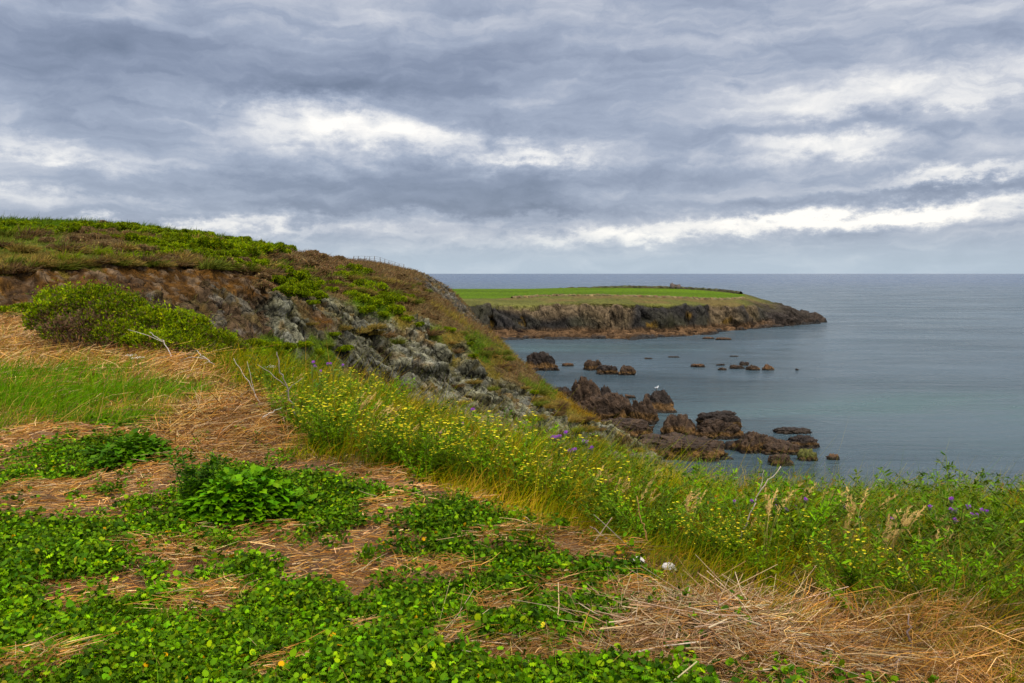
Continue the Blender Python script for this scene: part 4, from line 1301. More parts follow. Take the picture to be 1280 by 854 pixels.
def straw_cover():
    rng = np.random.default_rng(61)
    x, y = near_points(360000, rng, 2.4, 27.0, -.95, 1.1)
    P = np.stack([x, y, 0*x], 1)
    sc = strip_coord(x, y)-.14*sstep(x/gw(y), .30, .42)*(.3+1.6*fbm(P, 1.1, 3, 177))+.12*fbm(P, 1.5, 3, 178); st = ellmask(x, y, STRAW, .4)
    dens = np.clip(.40+.75*st, 0, 1)*(1-.93*sstep(sc, .02, .14))*(1-.6*ellmask(x, y, GREENG, .4))
    keep = rng.uniform(size=len(x)) < dens
    x, y = x[keep], y[keep]; N = len(x)
    z = height(x, y)
    P = np.stack([x, y, 0*x], 1)
    flow = vnoise(P*.8, 5)*2.0+vnoise(P*3.3, 6)*2.2
    ang = flow+rng.normal(size=N)*1.25
    px = 640+1000*x/gw(y)
    up = rng.normal(size=N)*.2+.16
    dry = ((px > 940+60*rng.normal(size=N)) & (y < 5.5) & (fbm(P, 1.4, 3, 175) > -.35)) | ((y > 9.5) & (px < 420)) 
    mnd = ellmask(x, y, [(300, 535, 85, 30)], .4)
    up = np.where(rng.uniform(size=N) < np.maximum(dry*.6, mnd*.6), rng.uniform(.3, 1.4, N), up)
    ln = rng.uniform(.05, .16, N)*np.where(dry & (up > .3), 2.0, 1)*(1+mnd*1.3)*np.clip(y/7, .85, 2.5)
    wd = rng.uniform(.0014, .0040, N)*np.clip(y/3.6, .9, 3.6)
    d = np.stack([np.cos(ang), np.sin(ang)*.8, up], 1)
    C = pickcol([(.50, .295, .135), (.37, .205, .085), (.68, .47, .26), (.22, .12, .055), (.10, .06, .035), (.40, .30, .18)], [4, 4, 2.2, 3, 2.0, 2], N, rng, .16, .05)
    tone = fbm(P, .7, 3, 171); C *= (1+.3*tone+.45*fbm(P, 3.2, 3, 173))[:, None]
    b = np.stack([x, y, z+rng.uniform(0, .03, N)*(1+2*st[keep])], 1)
    V, F, Cc = ribbons(b, d, ln, wd, rng.normal(size=(N, 3))*np.array([.4, .4, .08]), np.where(up > .25, .35, 0), 2, C, rng, taper=.6)
    o = obj('dry_grass_litter', mesh('dry_grass_litter', V, F, Cc), M_STRAW); tag(o, kind='stuff')
    o['label'] = 'cut dry grass and straw matting over the foreground soil'; o['category'] = 'dry grass'


straw_cover()


def green_grass():
    rng = np.random.default_rng(71)
    mb = MB()
    # lush patch at the left, sparse grass behind it
    x, y = near_points(90000, rng, 7.0, 26.0, -.78, -.05)
    g = ellmask(x, y, GREENG, .5)
    P = np.stack([x, y, 0*x], 1)
    sparse = (.25+.45*sstep(fbm(P, .5, 3, 181), -.1, .25))*sstep(y, 9.0, 10)*np.where(x/y*1000+640 < 150, 1-.8*sstep(y, 15, 17), 1)
    keep = rng.uniform(size=len(x)) < np.maximum(g, sparse)*np.where(strip_coord(x, y) > .1, .3, 1)
    lush = g[keep] > .5; x, y = x[keep], y[keep]; N = len(x)
    C = np.where(lush[:, None], pickcol([(.085, .19, .014), (.11, .22, .02), (.18, .25, .03)], [3, 3, 1], N, rng, .2, .06),
                 pickcol([(.15, .19, .025), (.34, .25, .07), (.46, .30, .12)], [2.2, 2, 2], N, rng, .2, .06))
    px = 640+1000*x/y
    farn = np.where(px > 200, .5, 1)
    ln = rng.uniform(.16, .40, N)*np.where(lush, 1.05, 1.0)*farn**.4
    mb.add(*ribbons(np.stack([x, y, height(x, y)-.01], 1), np.array([.15, 0, 1.0])+rng.normal(size=(N, 3))*.28, ln, .007*(y/9), rng.normal(size=(N, 3))*.3+np.array([.3, -.05, 0]), .3, 3, C, rng, C*1.2))
    o = obj('green_grass', mb.mesh('green_grass'), M_GRASS); tag(o, kind='stuff')
    o['label'] = 'long green grass patch at the left of the clearing'; o['category'] = 'grass'


green_grass()


def strip_grass():
    rng = np.random.default_rng(81)
    mb = MB()
    x, y = near_points(290000, rng, 2.9, 21.0, -.42, 1.15)
    s = strip_coord(x, y)+.16*fbm(np.stack([x, y, 0*x], 1), 1.3, 3, 191)
    keep = (s > -.02) & (s < 1.5)
    keep &= rng.uniform(size=len(x)) < np.where(s < .1, .6, 1)
    x, y, s = x[keep], y[keep], s[keep]; N = len(x)
    px = 640+1000*x/gw(y)
    P = np.stack([x, y, 0*x], 1); tone = fbm(P, .55, 3, 201)
    gold = np.clip(.26+.8*tone+.25*(px < 640)*(px > 380)+.35*((px > 780)&(px < 920)&(s > .6)), 0, .8)
    isg = rng.uniform(size=N) < gold
    C = np.where(isg[:, None], pickcol([(.36, .28, .045), (.44, .28, .08), (.28, .25, .035)], [2, 1.5, 2], N, rng, .2, .06),
                 pickcol([(.095, .15, .010), (.13, .19, .012), (.04, .075, .010), (.24, .245, .018)], [3, 3, 2, 1.5], N, rng, .2, .06))
    right = (px > 1000) & (s < .35)
    C[right & (rng.uniform(size=N) < .25)] = (.36, .25, .11)
    C *= (1+.75*fbm(P, 1.5, 3, 207))[:, None]
    ln = rng.uniform(.22, .62, N)*(.45+.55*sstep(s, 0, .25))*(1+.2*tone)
    ln *= np.where(right, .9, 1)*(1+.45*fbm(P, 1.0, 3, 205))
    lean = np.array([.3, -.1, 0])+rng.normal(size=(N, 3))*.28
    mb.add(*ribbons(np.stack([x, y, height(x, y)-.02], 1), np.array([.08, -.05, 1.0])+rng.normal(size=(N, 3))*.22, ln, .0045*np.clip(y/6, .8, 2.2), lean, .3, 3, C, rng, C*1.15))
    o = obj('tall_grass', mb.mesh('tall_grass'), M_GRASS); tag(o, kind='stuff')
    o['label'] = 'tall mixed grass filling the strip along the cliff edge'; o['category'] = 'grass'


strip_grass()


def weed_parts(rng, h, nstem, flowers=None, leafcol=None, feathery=False, spread=.16):
    """meshes of one branching weed: stems, leaves, flowers"""
    st = MB(); lf = MB(); fl = MB()
    leafcol = leafcol or [(.10, .19, .016), (.13, .23, .02), (.07, .14, .016)]
    nf = 0
    for i in range(nstem):
        a = rng.uniform(0, 2*PI); hh = h*rng.uniform(.7, 1.05); sp_ = spread*rng.uniform(.2, 1.2)
        b = np.array([math.cos(a)*.03, math.sin(a)*.03, -.02]); t = np.linspace(0, 1, 6)
        cur = b[None]+np.stack([math.cos(a)*sp_*t**1.3*hh/h*2, math.sin(a)*sp_*t**1.3*2, t*hh], 1)+rng.normal(size=(6, 3))*.008
        add_tube(st, cur, .0045, .0018, jitter((.12, .16, .04), 1, rng)[0], 4)
        n = 48
        tt = rng.uniform(.08, 1.0, n); base = np.stack([np.interp(tt, t, cur[:, k]) for k in range(3)], 1)
        az_ = rng.uniform(0, 2*PI, n); ax = np.stack([np.cos(az_), np.sin(az_), rng.uniform(-.1, .9, n)], 1)
        s = rng.uniform(.035, .085, n)*(1.15-.6*tt)
        C = pickcol(leafcol, [1]*len(leafcol), n, rng, .2, .07)
        lf.add(*stamp(NARROW_V, NARROW_F, base, ax, np.array([0, 0, 1.0])+rng.normal(size=(n, 3))*.4, s, C))
        if feathery:
            b2 = base+unit(ax)*s[:, None]*.5
            lf.add(*stamp(NARROW_V, NARROW_F, b2, ax+rng.normal(size=(n, 3))*.8, rng.normal(size=(n, 3)), s*.6, C*1.1))
        if flowers:
            top = cur[-1]
            for q in range(rng.integers(3, 6)):
                c = top+np.array([rng.normal()*.035, rng.normal()*.035, rng.uniform(-.09, .03)])
                add_tube(st, [cur[-2], c], .0015, .0012, np.array([.14, .18, .04]), 3)
                npet = 7
                an = np.arange(npet)/npet*2*PI+rng.uniform(0, 1)
                ax2 = np.stack([np.cos(an), np.sin(an), np.full(npet, .35)], 1)
                fl.add(*stamp(NARROW_V*np.array([1, 1.6, 1]), NARROW_F, np.tile(c, (npet, 1)), ax2, np.tile(np.array([0, -.3, 1.0])+rng.normal(size=3)*.7, (npet, 1)), np.full(npet, rng.uniform(.011, .018)), jitter(flowers, npet, rng, .12, .05)))
                nf += 1
    return st, lf, fl if nf else None


YCOL = (.85, .68, .02)


def sight(px, py, hmax, smin=.3, smax=1.15):
    """a spot in the strip whose plant of at most hmax tops out on this line of sight; returns spot and plant height"""
    r = ray(px, py); Ys = np.linspace(3.2, 24, 700); x = r[0]*Ys
    s = strip_coord(x, Ys); g = height(x, Ys); hh = CAMZ+r[2]*Ys-g
    ok = np.where((s >= smin) & (s <= smax) & (hh <= hmax) & (hh > .15))[0]
    if len(ok) == 0: return None, 0
    k = ok[0]; return np.array([x[k], Ys[k], g[k]]), float(hh[k])


def strip_plants():
    rng = np.random.default_rng(91)
    protos = {}
    def make(kind, v):
        tn = [.42, .75, .95, 1.2, .52, 1.45][v % 6]
        if kind == 'y':
            st, lf, fl = weed_parts(rng, .62,  rng.integers(4, 6), YCOL, [(.13, .21, .02), (.16, .25, .028), (.10, .17, .02)], True)
            nm = 'flowering_weed'
        elif kind == 'g':
            st, lf, fl = weed_parts(rng, .5, rng.integers(8, 11), None, [tuple(q*tn for q in c_) for c_ in ([(.10, .19, .016), (.13, .23, .02), (.07, .14, .016)] if v % 2 else [(.14, .20, .02), (.10, .17, .016), (.17, .23, .03)])], v % 3 != 0, .24); nm = 'leafy_weed'
        else:
            st, lf, fl = weed_parts(rng, .48, 5, None, [(.26, .13, .03), (.30, .12, .035), (.18, .16, .03)], True); nm = 'rusty_weed'
        return nm, st.mesh(nm+'_stem'), lf.mesh(nm+'_leaf'), fl.mesh(nm+'_flower') if fl else None
    def put(kind, v, p, rz, sc, label, group):
        p = np.array(p)-np.array([0, 0, .02])
        if (kind, v) not in protos:
            nm, s, l, f = make(kind, v)
            e = empty(nm, p, label, 'plant', group, rz, sc)
            obj('stem', s, M_WOOD if kind == 'r' else M_LEAF, e); obj('leaves', l, M_LEAF, e)
            if f: obj('blossom', f, M_FLOWER, e)
            protos[(kind, v)] = e; return e
        return copy_tree(protos[(kind, v)], p, rz, sc, label, group)
    # yellow flowered weeds by where their heads show
    n = 0
    reg = [(470, 480, 80, 40, 42), (560, 520, 90, 35, 50), (420, 500, 50, 45, 26), (640, 555, 70, 35, 34), (390, 470, 45, 25, 16), (720, 600, 60, 35, 24), (1000, 690, 110, 35, 54), (940, 660, 70, 30, 26), (870, 640, 50, 30, 20), (1080, 690, 60, 30, 20)]
    for (cx, cy, sx, sy, m) in reg:
        for _ in range(int(m*.5)):
            px = cx+rng.normal()*sx*.55; py = cy+rng.normal()*sy*.55
            sc = rng.uniform(.75, 1.1)
            p, hh = sight(px, py, rng.uniform(.5, .72), .1)
            if p is None or hh < .25: continue
            sc = hh/.62
            put('y', rng.integers(6), p, rng.uniform(0, 6.28), sc, 'leafy weed with small yellow flower heads in the tall growth along the cliff edge', 'yellow flowering weeds along the cliff edge'); n += 1
    # green weeds
    k = 0
    while k < 299:
        a = rng.uniform(-.30, .95); Y = rng.uniform(3.2, 19); x = a*gw(Y); s = float(strip_coord(np.array([x]), np.array([Y]))[0])
        if not (.06 < s < 1.12): continue
        if rng.uniform() > (7.0/Y)**.5 or not (.05 < s < 1.1): continue
        if a < .0 and rng.uniform() < .45: continue
        z = float(height(np.array([x]), np.array([Y]))[0]); f = .6+.4*min(1, s/.25)
        put('g', rng.integers(6), (x, Y, z), rng.uniform(0, 6.28), rng.uniform(.8, 1.3)*f*(1-.3*min(1, max(0, (s-.4)/.4))*(a > .1)), 'bushy green weed without flowers in the tall growth along the cliff edge', 'green weeds along the cliff edge'); k += 1
    for _ in range(60):
        a = rng.uniform(-.15, .7); Y = rng.uniform(4.5, 10); x = a*Y; s = float(strip_coord(np.array([x]), np.array([Y]))[0])
        if not (.15 < s < 1): continue
        z = float(height(np.array([x]), np.array([Y]))[0])
        put('r', rng.integers(2), (x, Y, z), rng.uniform(0, 6.28), rng.uniform(.8, 1.1), 'rusty brown seeding dock plant among the green weeds along the cliff edge', 'rusty dock plants along the cliff edge')


strip_plants()


def thistles():
    rng = np.random.default_rng(95)
    protos = []
    V, F = ICO[3]
    for v in range(3):
        st = MB(); lf = MB(); heads = []
        for i in range(rng.integers(1, 3)):
            a = rng.uniform(0, 2*PI); h = .7*rng.uniform(.85, 1.02); t = np.linspace(0, 1, 5)
            cur = np.stack([math.cos(a)*.07*t, math.sin(a)*.07*t, t*h-.02], 1)+rng.normal(size=(5, 3))*.006
            add_tube(st, cur, .004, .0025, np.array([.13, .15, .06]), 5)
            n = 14; tt = rng.uniform(.1, .9, n); base = np.stack([np.interp(tt, t, cur[:, k]) for k in range(3)], 1)
            az_ = rng.uniform(0, 2*PI, n); ax = np.stack([np.cos(az_), np.sin(az_), rng.uniform(.1, .7, n)], 1)
            lf.add(*stamp(NARROW_V, NARROW_F, base, ax, np.array([0, 0, 1.0])+rng.normal(size=(n, 3))*.6, rng.uniform(.05, .09, n), jitter((.10, .17, .04), n, rng)))
            for q in range(rng.integers(1, 3)):
                c = cur[-1]+np.array([rng.normal()*.025, rng.normal()*.025, rng.uniform(-.03, .02)])
                add_tube(st, [cur[-2], c], .002, .002, np.array([.13, .15, .06]), 4)
                fl = MB(); fl.add(V*np.array([.014, .014, .017])+c, F, np.array([.10, .12, .06])); heads.append(fl)
                m = 26; d = unit(np.array([0, 0, .9])+rng.normal(size=(m, 3))*.45)
                fl.add(*ribbons(np.tile(c+np.array([0, 0, .008]), (m, 1)), d, rng.uniform(.02, .032, m), .006, np.zeros((m, 3)), 0, 1, jitter((.42, .12, .58), m, rng), rng, taper=.2))
        protos.append((st.mesh('thistle_stem'), lf.mesh('thistle_leaf'), [f_.mesh('thistle_bloom') for f_ in heads]))
    spots = [(686, 534), (696, 536), (706, 545), (722, 551), (731, 549), (393, 452), (402, 447), (418, 451), (534, 527), (546, 532), (965, 622), (1001, 622), (994, 624), (930, 619), (1194, 626), (1213, 630), (1226, 628),
             (1108, 647), (1120, 654), (1156, 672), (1062, 632), (990, 640), (880, 620), (588, 513), (865, 612), (1180, 627)]
    first = {}
    for i, (px, py) in enumerate(spots):
        p, hh = sight(px, py, .72, .22)
        if p is None: print('no spot', px, py); continue
        sc = hh/.7; v = i % 3
        lab, g = [q[1:] for q in ((450, 'purple thistle by the dead branch, against the grey rock face', 'thistles by the dead branch'), (600, 'purple thistle among the yellow flowers under the rock face', 'thistles among the yellow flowers'),
                             (760, 'purple thistle standing against the lowest grey rock of the cliff', 'thistles against the lowest rock'), (1075, 'purple thistle near the tall pale bent stalk, against the sea', 'thistles near the bent stalk'),
                             (1165, 'purple thistle low in the green growth right of the bent stalk', 'thistles in the green growth'), (1400, 'purple thistle at the far right end of the cliff edge growth', 'thistles at the far right')) if px < q[0]][0]
        if v not in first:
            e = empty('thistle', p, lab, 'plant', g, rng.uniform(0, 6), sc); a, b, c = protos[v]
            obj('stem', a, M_LEAF, e); obj('leaves', b, M_LEAF, e); [obj('flower_head', q, M_FLOWER, e) for q in c]; first[v] = e
        else: copy_tree(first[v], p, rng.uniform(0, 6), sc, lab, g)


thistles()


def seed_grasses():
    rng = np.random.default_rng(97)
    protos = []
    for v in range(5):
        st = MB(); hd = MB()
        for i in range(rng.integers(3, 7)):
            a = rng.normal()*.5; h = .78*rng.uniform(.75, 1.05); t = np.linspace(0, 1, 8); lean = rng.uniform(.08, .35)
            cur = np.stack([math.cos(a)*lean*t**2, math.sin(a)*lean*t**2*.6, t*h-.1*t**3], 1)+np.array([rng.normal()*.02, rng.normal()*.02, -.02])
            add_tube(st, cur, .0026, .0016, jitter((.36, .27, .12), 1, rng)[0], 3)
            n = 46; tt = rng.uniform(.76, 1.0, n); base = np.stack([np.interp(tt, t, cur[:, k]) for k in range(3)], 1)
            tg = unit(cur[-1]-cur[-3]); d = tg[None]+rng.normal(size=(n, 3))*.38
            hd.add(*ribbons(base, d, rng.uniform(.018, .034, n)*(1.35-np.abs(tt-.85)*3), .006, np.zeros((n, 3)), .05, 1, jitter((.60, .44, .21), n, rng, .15, .05), rng, taper=.5))
        protos.append((st.mesh('seeding_grass_stalk'), hd.mesh('seeding_grass_head')))
    spots = [(955, 598), (960, 596), (975, 592), (1010, 595), (1040, 602), (1066, 592), (1068, 596), (1020, 600), (660, 540), (672, 545), (690, 560), (700, 570), (745, 575), (760, 580), (775, 585), (790, 580), (800, 590), (815, 585),
             (830, 590), (850, 588), (880, 598), (900, 600), (1110, 620), (1100, 630), (1090, 640), (1120, 640), (860, 600), (1000, 650), (1010, 660), (740, 600), (725, 590)]
    for _ in range(120):
        px = rng.uniform(340, 1270); py = np.interp(px, [340, 500, 640, 800, 1280], [455, 495, 545, 600, 640])+rng.uniform(-4, 70)
        spots.append((px, py))
    first = {}
    for i, (px, py) in enumerate(spots):
        p, hh = sight(px, py, rng.uniform(.65, .95), rng.uniform(.1, .45)); v = i % 5
        if p is None or hh < .3: continue
        sc = hh/.74
        g = 'seeding grasses along the cliff edge'; lab = 'pale feathery seeding grass tuft standing above the growth along the cliff edge'; rz = rng.normal()*.5+.1
        if v not in first:
            e = empty('seeding_grass', p, lab, 'grass', g, rz, sc); obj('stalks', protos[v][0], M_STRAW, e); obj('seed_heads', protos[v][1], M_STRAW, e); first[v] = e
        else: copy_tree(first[v], p, rz, sc, lab, g)


seed_grasses()


def leaf_clump(px, py, wpx, hpx, n, label, seed, dark=False):
    rng = np.random.default_rng(seed)
    x, Y = on_flat(px, py); z = float(height(np.array([x]), np.array([Y]))[0])
    R = wpx/1000*Y/2; H = hpx/1000*Y
    e = empty('broadleaf_clump', (x, Y, z), label, 'plant')
    d = unit(rng.normal(size=(n, 3))); d[:, 2] = np.abs(d[:, 2]); rr = rng.uniform(.6, 1, n)
    lump = 1+.25*vnoise(d*2.4+seed, 3)
    P = d*np.array([R, R*.7, H])*(rr*lump)[:, None]
    ax = np.stack([d[:, 0], d[:, 1], d[:, 2]*.3-.15], 1)+rng.normal(size=(n, 3))*.3
    nm = d*.7+np.array([0, 0, .9])+rng.normal(size=(n, 3))*.3
    s = rng.uniform(.035, .075, n)
    cols = [(.06, .14, .014), (.045, .10, .014), (.09, .18, .016)] if dark else [(.09, .21, .014), (.13, .27, .02), (.06, .16, .014)]
    C = pickcol(cols, [1, 1, 1], n, rng, .18, .06)
    mb = MB(); mb.add(*stamp(LEAF_V*np.array([1, .9, 1]), LEAF_F, P, ax, nm, s, C))
    obj('leaves', mb.mesh('clump_leaves'), M_LEAF, e)
    st = MB()
    for i in range(28):
        q = P[rng.integers(n)]; add_tube(st, [(q[0]*.3, q[1]*.3, -.01), (q[0]*.7, q[1]*.7, q[2]*.6), tuple(q)], .004, .002, np.array([.12, .2, .05]), 4)
    obj('stems', st.mesh('clump_stems'), M_LEAF, e)


leaf_clump(298, 648, 150, 66, 3000, 'largest bright broad-leaved clump standing in the middle left of the clearing', 5)
leaf_clump(165, 575, 110, 34, 1600, 'spreading broad-leaved clump beside the dry grass mound and the long green grass', 6, True)
leaf_clump(368, 640, 60, 28, 600, 'small broad-leaved clump touching the right of the largest clump', 7, True)


def nettle():
    rng = np.random.default_rng(15)
    x, Y = on_flat(243, 645); z = float(height(np.array([x]), np.array([Y]))[0])
    e = empty('spiky_weed', (x, Y, z), 'dark upright weed with finely cut leaves left of the largest leafy clump', 'plant')
    st = MB(); lf = MB()
    for i in range(13):
        a = rng.uniform(0, 2*PI); h = rng.uniform(.3, .56); t = np.linspace(0, 1, 6); sp_ = rng.uniform(.03, .24)
        cur = np.stack([math.cos(a)*sp_*t, math.sin(a)*sp_*t, t*h-.01], 1)+rng.normal(size=(6, 3))*.006
        add_tube(st, cur, .005, .002, np.array([.09, .14, .04]), 4)
        n = 80; tt = rng.uniform(.1, 1, n); b = np.stack([np.interp(tt, t, cur[:, k]) for k in range(3)], 1); az_ = rng.uniform(0, 2*PI, n)
        ax = np.stack([np.cos(az_), np.sin(az_), rng.uniform(0, .7, n)], 1)
        lf.add(*stamp(NARROW_V*np.array([1, 1.5, 1]), NARROW_F, b, ax, np.array([0, 0, 1.0])+rng.normal(size=(n, 3))*.4, rng.uniform(.035, .07, n)*(1.2-.5*tt), pickcol([(.05, .12, .014), (.08, .16, .016)], [1, 1], n, rng)))
    obj('stem', st.mesh('spiky_weed_stem'), M_LEAF, e); obj('leaves', lf.mesh('spiky_weed_leaves'), M_LEAF, e)


nettle()


# ------------------------------------------------------------------ sticks, stalks, stones
def stalk_heap():
    rng = np.random.default_rng(101)
    mb = MB()
    for (cpx, cpy, rx, ry, n, hh) in [(885, 820, 140, 48, 1300, .07), (960, 805, 80, 30, 300, .08), (1010, 835, 110, 30, 600, .05), (830, 850, 90, 25, 360, .03), (560, 815, 30, 18, 70, .02), (755, 800, 50, 22, 140, .02)]:
        cx, cy, sx, sy = ell(cpx, cpy, rx, ry)
        x = cx+rng.normal(size=n)*sx*.55; y = cy+rng.normal(size=n)*sy*.55
        r = np.exp(-((x-cx)/sx)**2-((y-cy)/sy)**2)
        z = height(x, y)+.01+rng.uniform(0, 1, n)*hh*r
        ang = rng.uniform(0, PI, n)+.5*rng.normal(size=n)
        d = np.stack([np.cos(ang), np.sin(ang), rng.normal(size=n)*.14], 1)
        ln = rng.uniform(.10, .42, n)
        C = pickcol([(.44, .32, .20), (.54, .43, .30), (.33, .215, .125), (.20, .12, .07)], [3, 2, 3, 1.2], n, rng, .15, .04)
        b = np.stack([x, y, z], 1)-unit(d)*ln[:, None]*.5
        b[:, 2] = np.maximum(b[:, 2], height(b[:, 0], b[:, 1])+.004)
        # thin three sided stalks
        T = np.linspace(0, 1, 4); bend = rng.normal(size=(n, 3))*np.array([.38, .38, .12])
        cen = b[:, None]+ln[:, None, None]*(unit(d)[:, None]*T[None, :, None]+bend[:, None]*T[None, :, None]**2)
        A = unit(np.cross(unit(d), np.array([0, 0, 1.0]))); B = np.cross(unit(d), A); rad = rng.uniform(.0010, .0030, n)*rng.choice([.8, 1.2, 2.1], n, p=[.5, .38, .12])
        V = np.stack([cen+rad[:, None, None]*(1-.4*T[None, :, None])*(A*math.cos(q)+B*math.sin(q))[:, None] for q in (.3, 2.4, 4.5)], 2).reshape(n, -1, 3)
        F = np.array([(3*i+j, 3*i+(j+1) % 3, 3*i+3+(j+1) % 3, 3*i+3+j) for i in range(3) for j in range(3)])
        F = (F[None]+(np.arange(n)*12)[:, None, None]).reshape(-1, 4)
        mb.add(V.reshape(-1, 3), F, np.repeat(C, 12, 0))
    o = obj('dead_stalk_litter', mb.mesh('dead_stalk_litter'), M_STRAW); tag(o, kind='stuff')
    o['label'] = 'heap of broken pale dead stalks at the bottom right of the clearing'; o['category'] = 'dead stalks'


stalk_heap()


def stick(name, label, pts, r=.006, col=(.36, .29, .23), forks=(), seed=1):
    """pts: (px, py, lift above the ground or None) — the first point fixes the distance where it meets the land"""
    rng = np.random.default_rng(seed); W3 = []
    for (px, py, Y) in pts:
        q = ray(px, py); W3.append(q*Y+np.array([0, 0, CAMZ]))
    W3 = np.array(W3); o0 = W3[0].copy(); r = r*.95
    def dense(L, k=10):
        s = np.linspace(0, len(L)-1, k); return np.stack([np.interp(s, np.arange(len(L)), L[:, c]) for c in range(3)], 1)
    mb = MB(); L = dense(W3-o0, 4*len(W3)); L[1:-1] += rng.normal(size=(len(L)-2, 3))*r*.9
    add_tube(mb, L, r, r*.45, np.array(col), 6, rng, .12)
    for f in forks:
        Q = np.array([ray(px, py)*Y+np.array([0, 0, CAMZ]) for (px, py, Y) in f])-o0
        Q = dense(Q, 6); Q[1:-1] += rng.normal(size=(4, 3))*r*.5; add_tube(mb, Q, r*.6, r*.3, np.array(col), 5, rng, .1)
    o = obj(name, mb.mesh(name), M_WOOD, loc=o0); tag(o, label, 'stick')


stick('dead_branch', 'forked grey dead branch standing in front of the yellow flowers by the dry mound', [(375, 530, 8.3), (362, 500, 8.2), (357, 480, 8.15), (350, 460, 8.1), (346, 440, 8.1)], .009, (.28, .22, .19),
      [[(357, 483, 8.15), (340, 468, 8.1), (322, 456, 8.1)], [(357, 490, 8.2), (368, 480, 8.2), (378, 473, 8.2)]], 3)
stick('dry_stick', 'pair of thin bleached sticks leaning above the dry grass mound', [(330, 513, 8.6), (312, 480, 8.6), (292, 448, 8.6)], .006, (.45, .38, .31), [[(320, 497, 8.6), (313, 470, 8.6), (309, 452, 8.6)]], 4)
stick('dry_stick', 'short pale stick lying on the right shoulder of the dry mound', [(328, 522, 7.9), (345, 512, 8.0), (352, 510, 8.0)], .006, (.5, .42, .34), (), 5)
stick('dry_stick', 'pale bare twig crossing the front of the largest gorse bush', [(214, 446, 14.8), (205, 428, 14.9), (187, 415, 15.0)], .012, (.42, .36, .30), [[(205, 428, 14.9), (180, 418, 15), (160, 412, 15)]], 6)
stick('dry_stick', 'cluster of bleached twigs at the right foot of the largest gorse bush', [(268, 456, 14.2), (255, 446, 14.3), (246, 438, 14.4)], .012, (.42, .36, .30), [[(258, 449, 14.3), (238, 446, 14.3), (226, 452, 14.3)], [(262, 452, 14.3), (250, 456, 14.2)]], 7)
stick('dry_stick', 'thin brown stick sloping down into the dry patch left of the crossed sticks', [(704, 682, 4.75), (680, 664, 4.85), (654, 645, 4.95)], .005, (.36, .25, .18), (), 8)
stick('dry_stick', 'upright leaning stick of the crossed pair at the foot of the weeds', [(728, 696, 4.6), (748, 672, 4.6), (765, 647, 4.6)], .0045, (.40, .28, .20), (), 9)
stick('dry_stick', 'dark stick of the crossed pair running down to the right', [(805, 704, 4.45), (775, 684, 4.55), (737, 658, 4.7)], .006, (.24, .18, .15), [[(800, 700, 4.45), (770, 668, 4.6), (742, 643, 4.7)]], 10)
stick('dry_stick', 'long dark twig lying across the leaves below the crossed sticks', [(757, 737, 4.2), (720, 727, 4.25), (683, 715, 4.35)], .005, (.22, .15, .12), (), 11)
stick('dry_stick', 'pale forked stick lying on the leaves below the stone', [(750, 752, 4.1), (765, 745, 4.1), (777, 735, 4.1)], .006, (.46, .38, .31), [[(760, 748, 4.1), (748, 746, 4.1)]], 12)
stick('dry_stalk', 'tall pale bent stalk standing alone above the weeds against the sea', [(921, 678, 4.6), (938, 642, 4.6), (950, 612, 4.6), (976, 583, 4.6)], .005, (.5, .40, .30), [[(950, 612, 4.6), (953, 600, 4.6), (955, 588, 4.6)]], 13)
stick('dry_stick', 'forked pale stick sticking up right of the stalk heap', [(1068, 796, 3.7), (1085, 775, 3.7), (1108, 748, 3.7)], .006, (.48, .40, .33), [[(1078, 784, 3.7), (1098, 770, 3.7), (1112, 756, 3.7)]], 14)
stick('dry_stalk', 'thick upright grey stalk in the dry grass near the bottom right', [(1139, 856, 3.2), (1137, 810, 3.2), (1136, 768, 3.2)], .007, (.26, .19, .16), (), 15)
stick('dry_stick', 'short broken pale stick at the bottom edge right of the heap', [(1108, 856, 3.12), (1118, 838, 3.12), (1126, 823, 3.12)], .009, (.46, .37, .31), (), 16)
stick('dry_stick', 'long straight bleached stick lying across the stalk heap', [(1030, 793, 3.6), (980, 793, 3.62), (930, 795, 3.64), (905, 790, 3.66)], .006, (.55, .46, .38), (), 17)
stick('dry_stick', 'curved grey stick arching at the back of the stalk heap', [(942, 775, 3.72), (925, 752, 3.72), (898, 742, 3.76)], .005, (.38, .30, .26), (), 18)
stick('dry_stick', 'bright broken stick end pointing up from the stalk heap', [(944, 776, 3.7), (953, 767, 3.7), (962, 760, 3.7)], .008, (.6, .53, .45), (), 19)
stick('dry_stalk', 'thin grey stalk rising behind the left of the stalk heap', [(906, 800, 3.75), (903, 765, 3.75), (901, 728, 3.75)], .0045, (.28, .21, .18), (), 20)
stick('dry_stick', 'long pale stalk lying at the lower left of the heap', [(718, 818, 3.45), (765, 828, 3.4), (815, 838, 3.36)], .007, (.46, .36, .27), (), 21)
stick('dry_stalk', 'orange dead stem leaning in the weeds above the crossed sticks', [(811, 678, 4.7), (803, 655, 4.7), (796, 620, 4.7)], .005, (.42, .22, .08), (), 22)


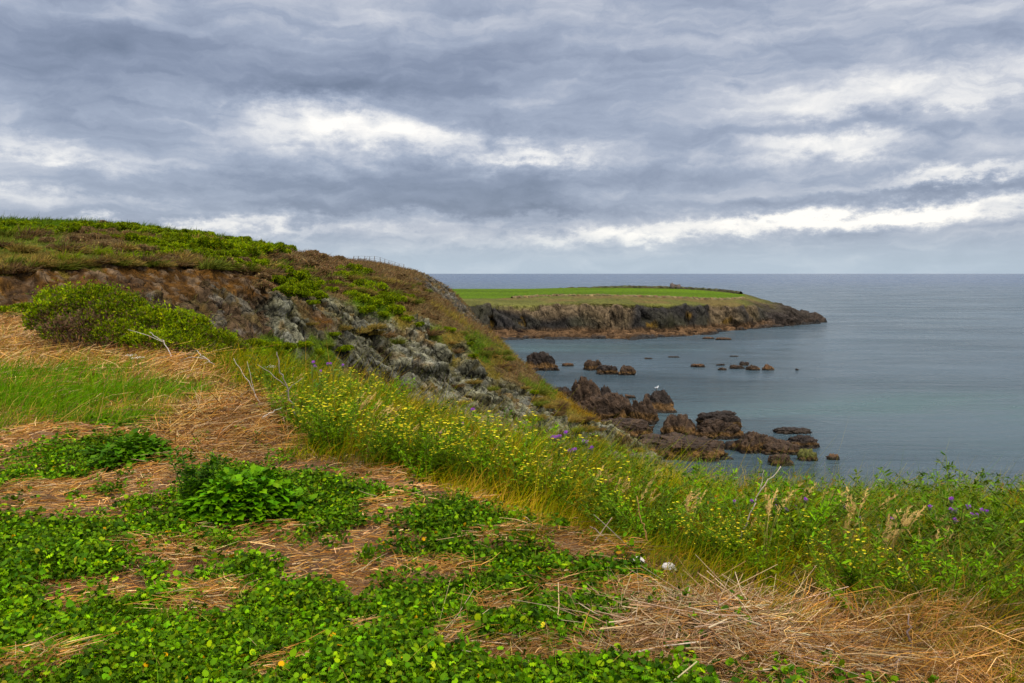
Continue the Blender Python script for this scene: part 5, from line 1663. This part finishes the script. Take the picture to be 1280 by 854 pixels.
def stones():
    for i, (px, py, s, lab) in enumerate([(345, 653, .03, 'pale stone beside the largest leafy clump'), (343, 640, .022, 'small whitish stone just above the pale stone by the leafy clump'),
                                          (797, 714, .03, 'grey stone under the crossed sticks'), (835, 720, .032, 'chalky white stone among weeds right of the crossed sticks'), (657, 668, .02, 'tiny pale pebble in the dry patch below the weeds'),
                                          (733, 747, .018, 'small grey pebble on the leaves left of the forked stick'), (205, 658, .018, 'tiny white pebble on the bare strip below the clump')]):
        V, F = ICO[4]; x, Y = on_flat(px, py); z = float(height(np.array([x]), np.array([Y]))[0])
        P = V*(1+.3*fbm(V+i*3, 1.4, 3, i))[:, None]*np.array([s*1.3, s, s*.75])
        o = obj('stone', mesh('stone', P, F, jitter((.5, .46, .42), len(P), np.random.default_rng(i), .04, .01), True), M_STONE, loc=(x, Y, z+s*.9)); tag(o, lab, 'stone')


stones()


def white_umbels():
    rng = np.random.default_rng(111)
    g = None
    for i, (px, py, lab) in enumerate([(163, 444, 'white flower cluster at the foot of the largest gorse, left one'), (172, 447, 'white flower cluster at the foot of the largest gorse, right one'),
                                       (340, 458, 'white flower head between the bleached sticks and the dead branch'), (399, 452, 'pale flower head beside the purple thistle behind the dead branch')]):
        p = hit(px, py, 5, 30, .38)
        e = empty('white_flower', p, lab, 'plant'); st = MB(); fl = MB()
        add_tube(st, [(0, 0, -.02), (.01, 0, .2), (0, 0, .36)], .004, .003, np.array([.13, .17, .05]), 5)
        n = 60; q = np.stack([rng.normal(size=n)*.045, rng.normal(size=n)*.045, .38+rng.normal(size=n)*.008], 1)
        fl.add(*stamp(NARROW_V*np.array([1, 3, 1]), NARROW_F, q, rng.normal(size=(n, 3))*np.array([1, 1, .2]), np.tile([0, 0, 1.0], (n, 1)), rng.uniform(.012, .022, n), jitter((.7, .68, .6), n, rng, .05, .02)))
        for k in range(10):
            add_tube(st, [(0, 0, .3), tuple(q[k])], .0015, .001, np.array([.13, .17, .05]), 3)
        obj('stem', st.mesh('white_flower_stem'), M_LEAF, e); obj('flower_heads', fl.mesh('white_flower_head'), M_FLOWER, e)


white_umbels()
print('verts', sum(len(m.vertices) for m in bpy.data.meshes), 'objects', len(bpy.data.objects))
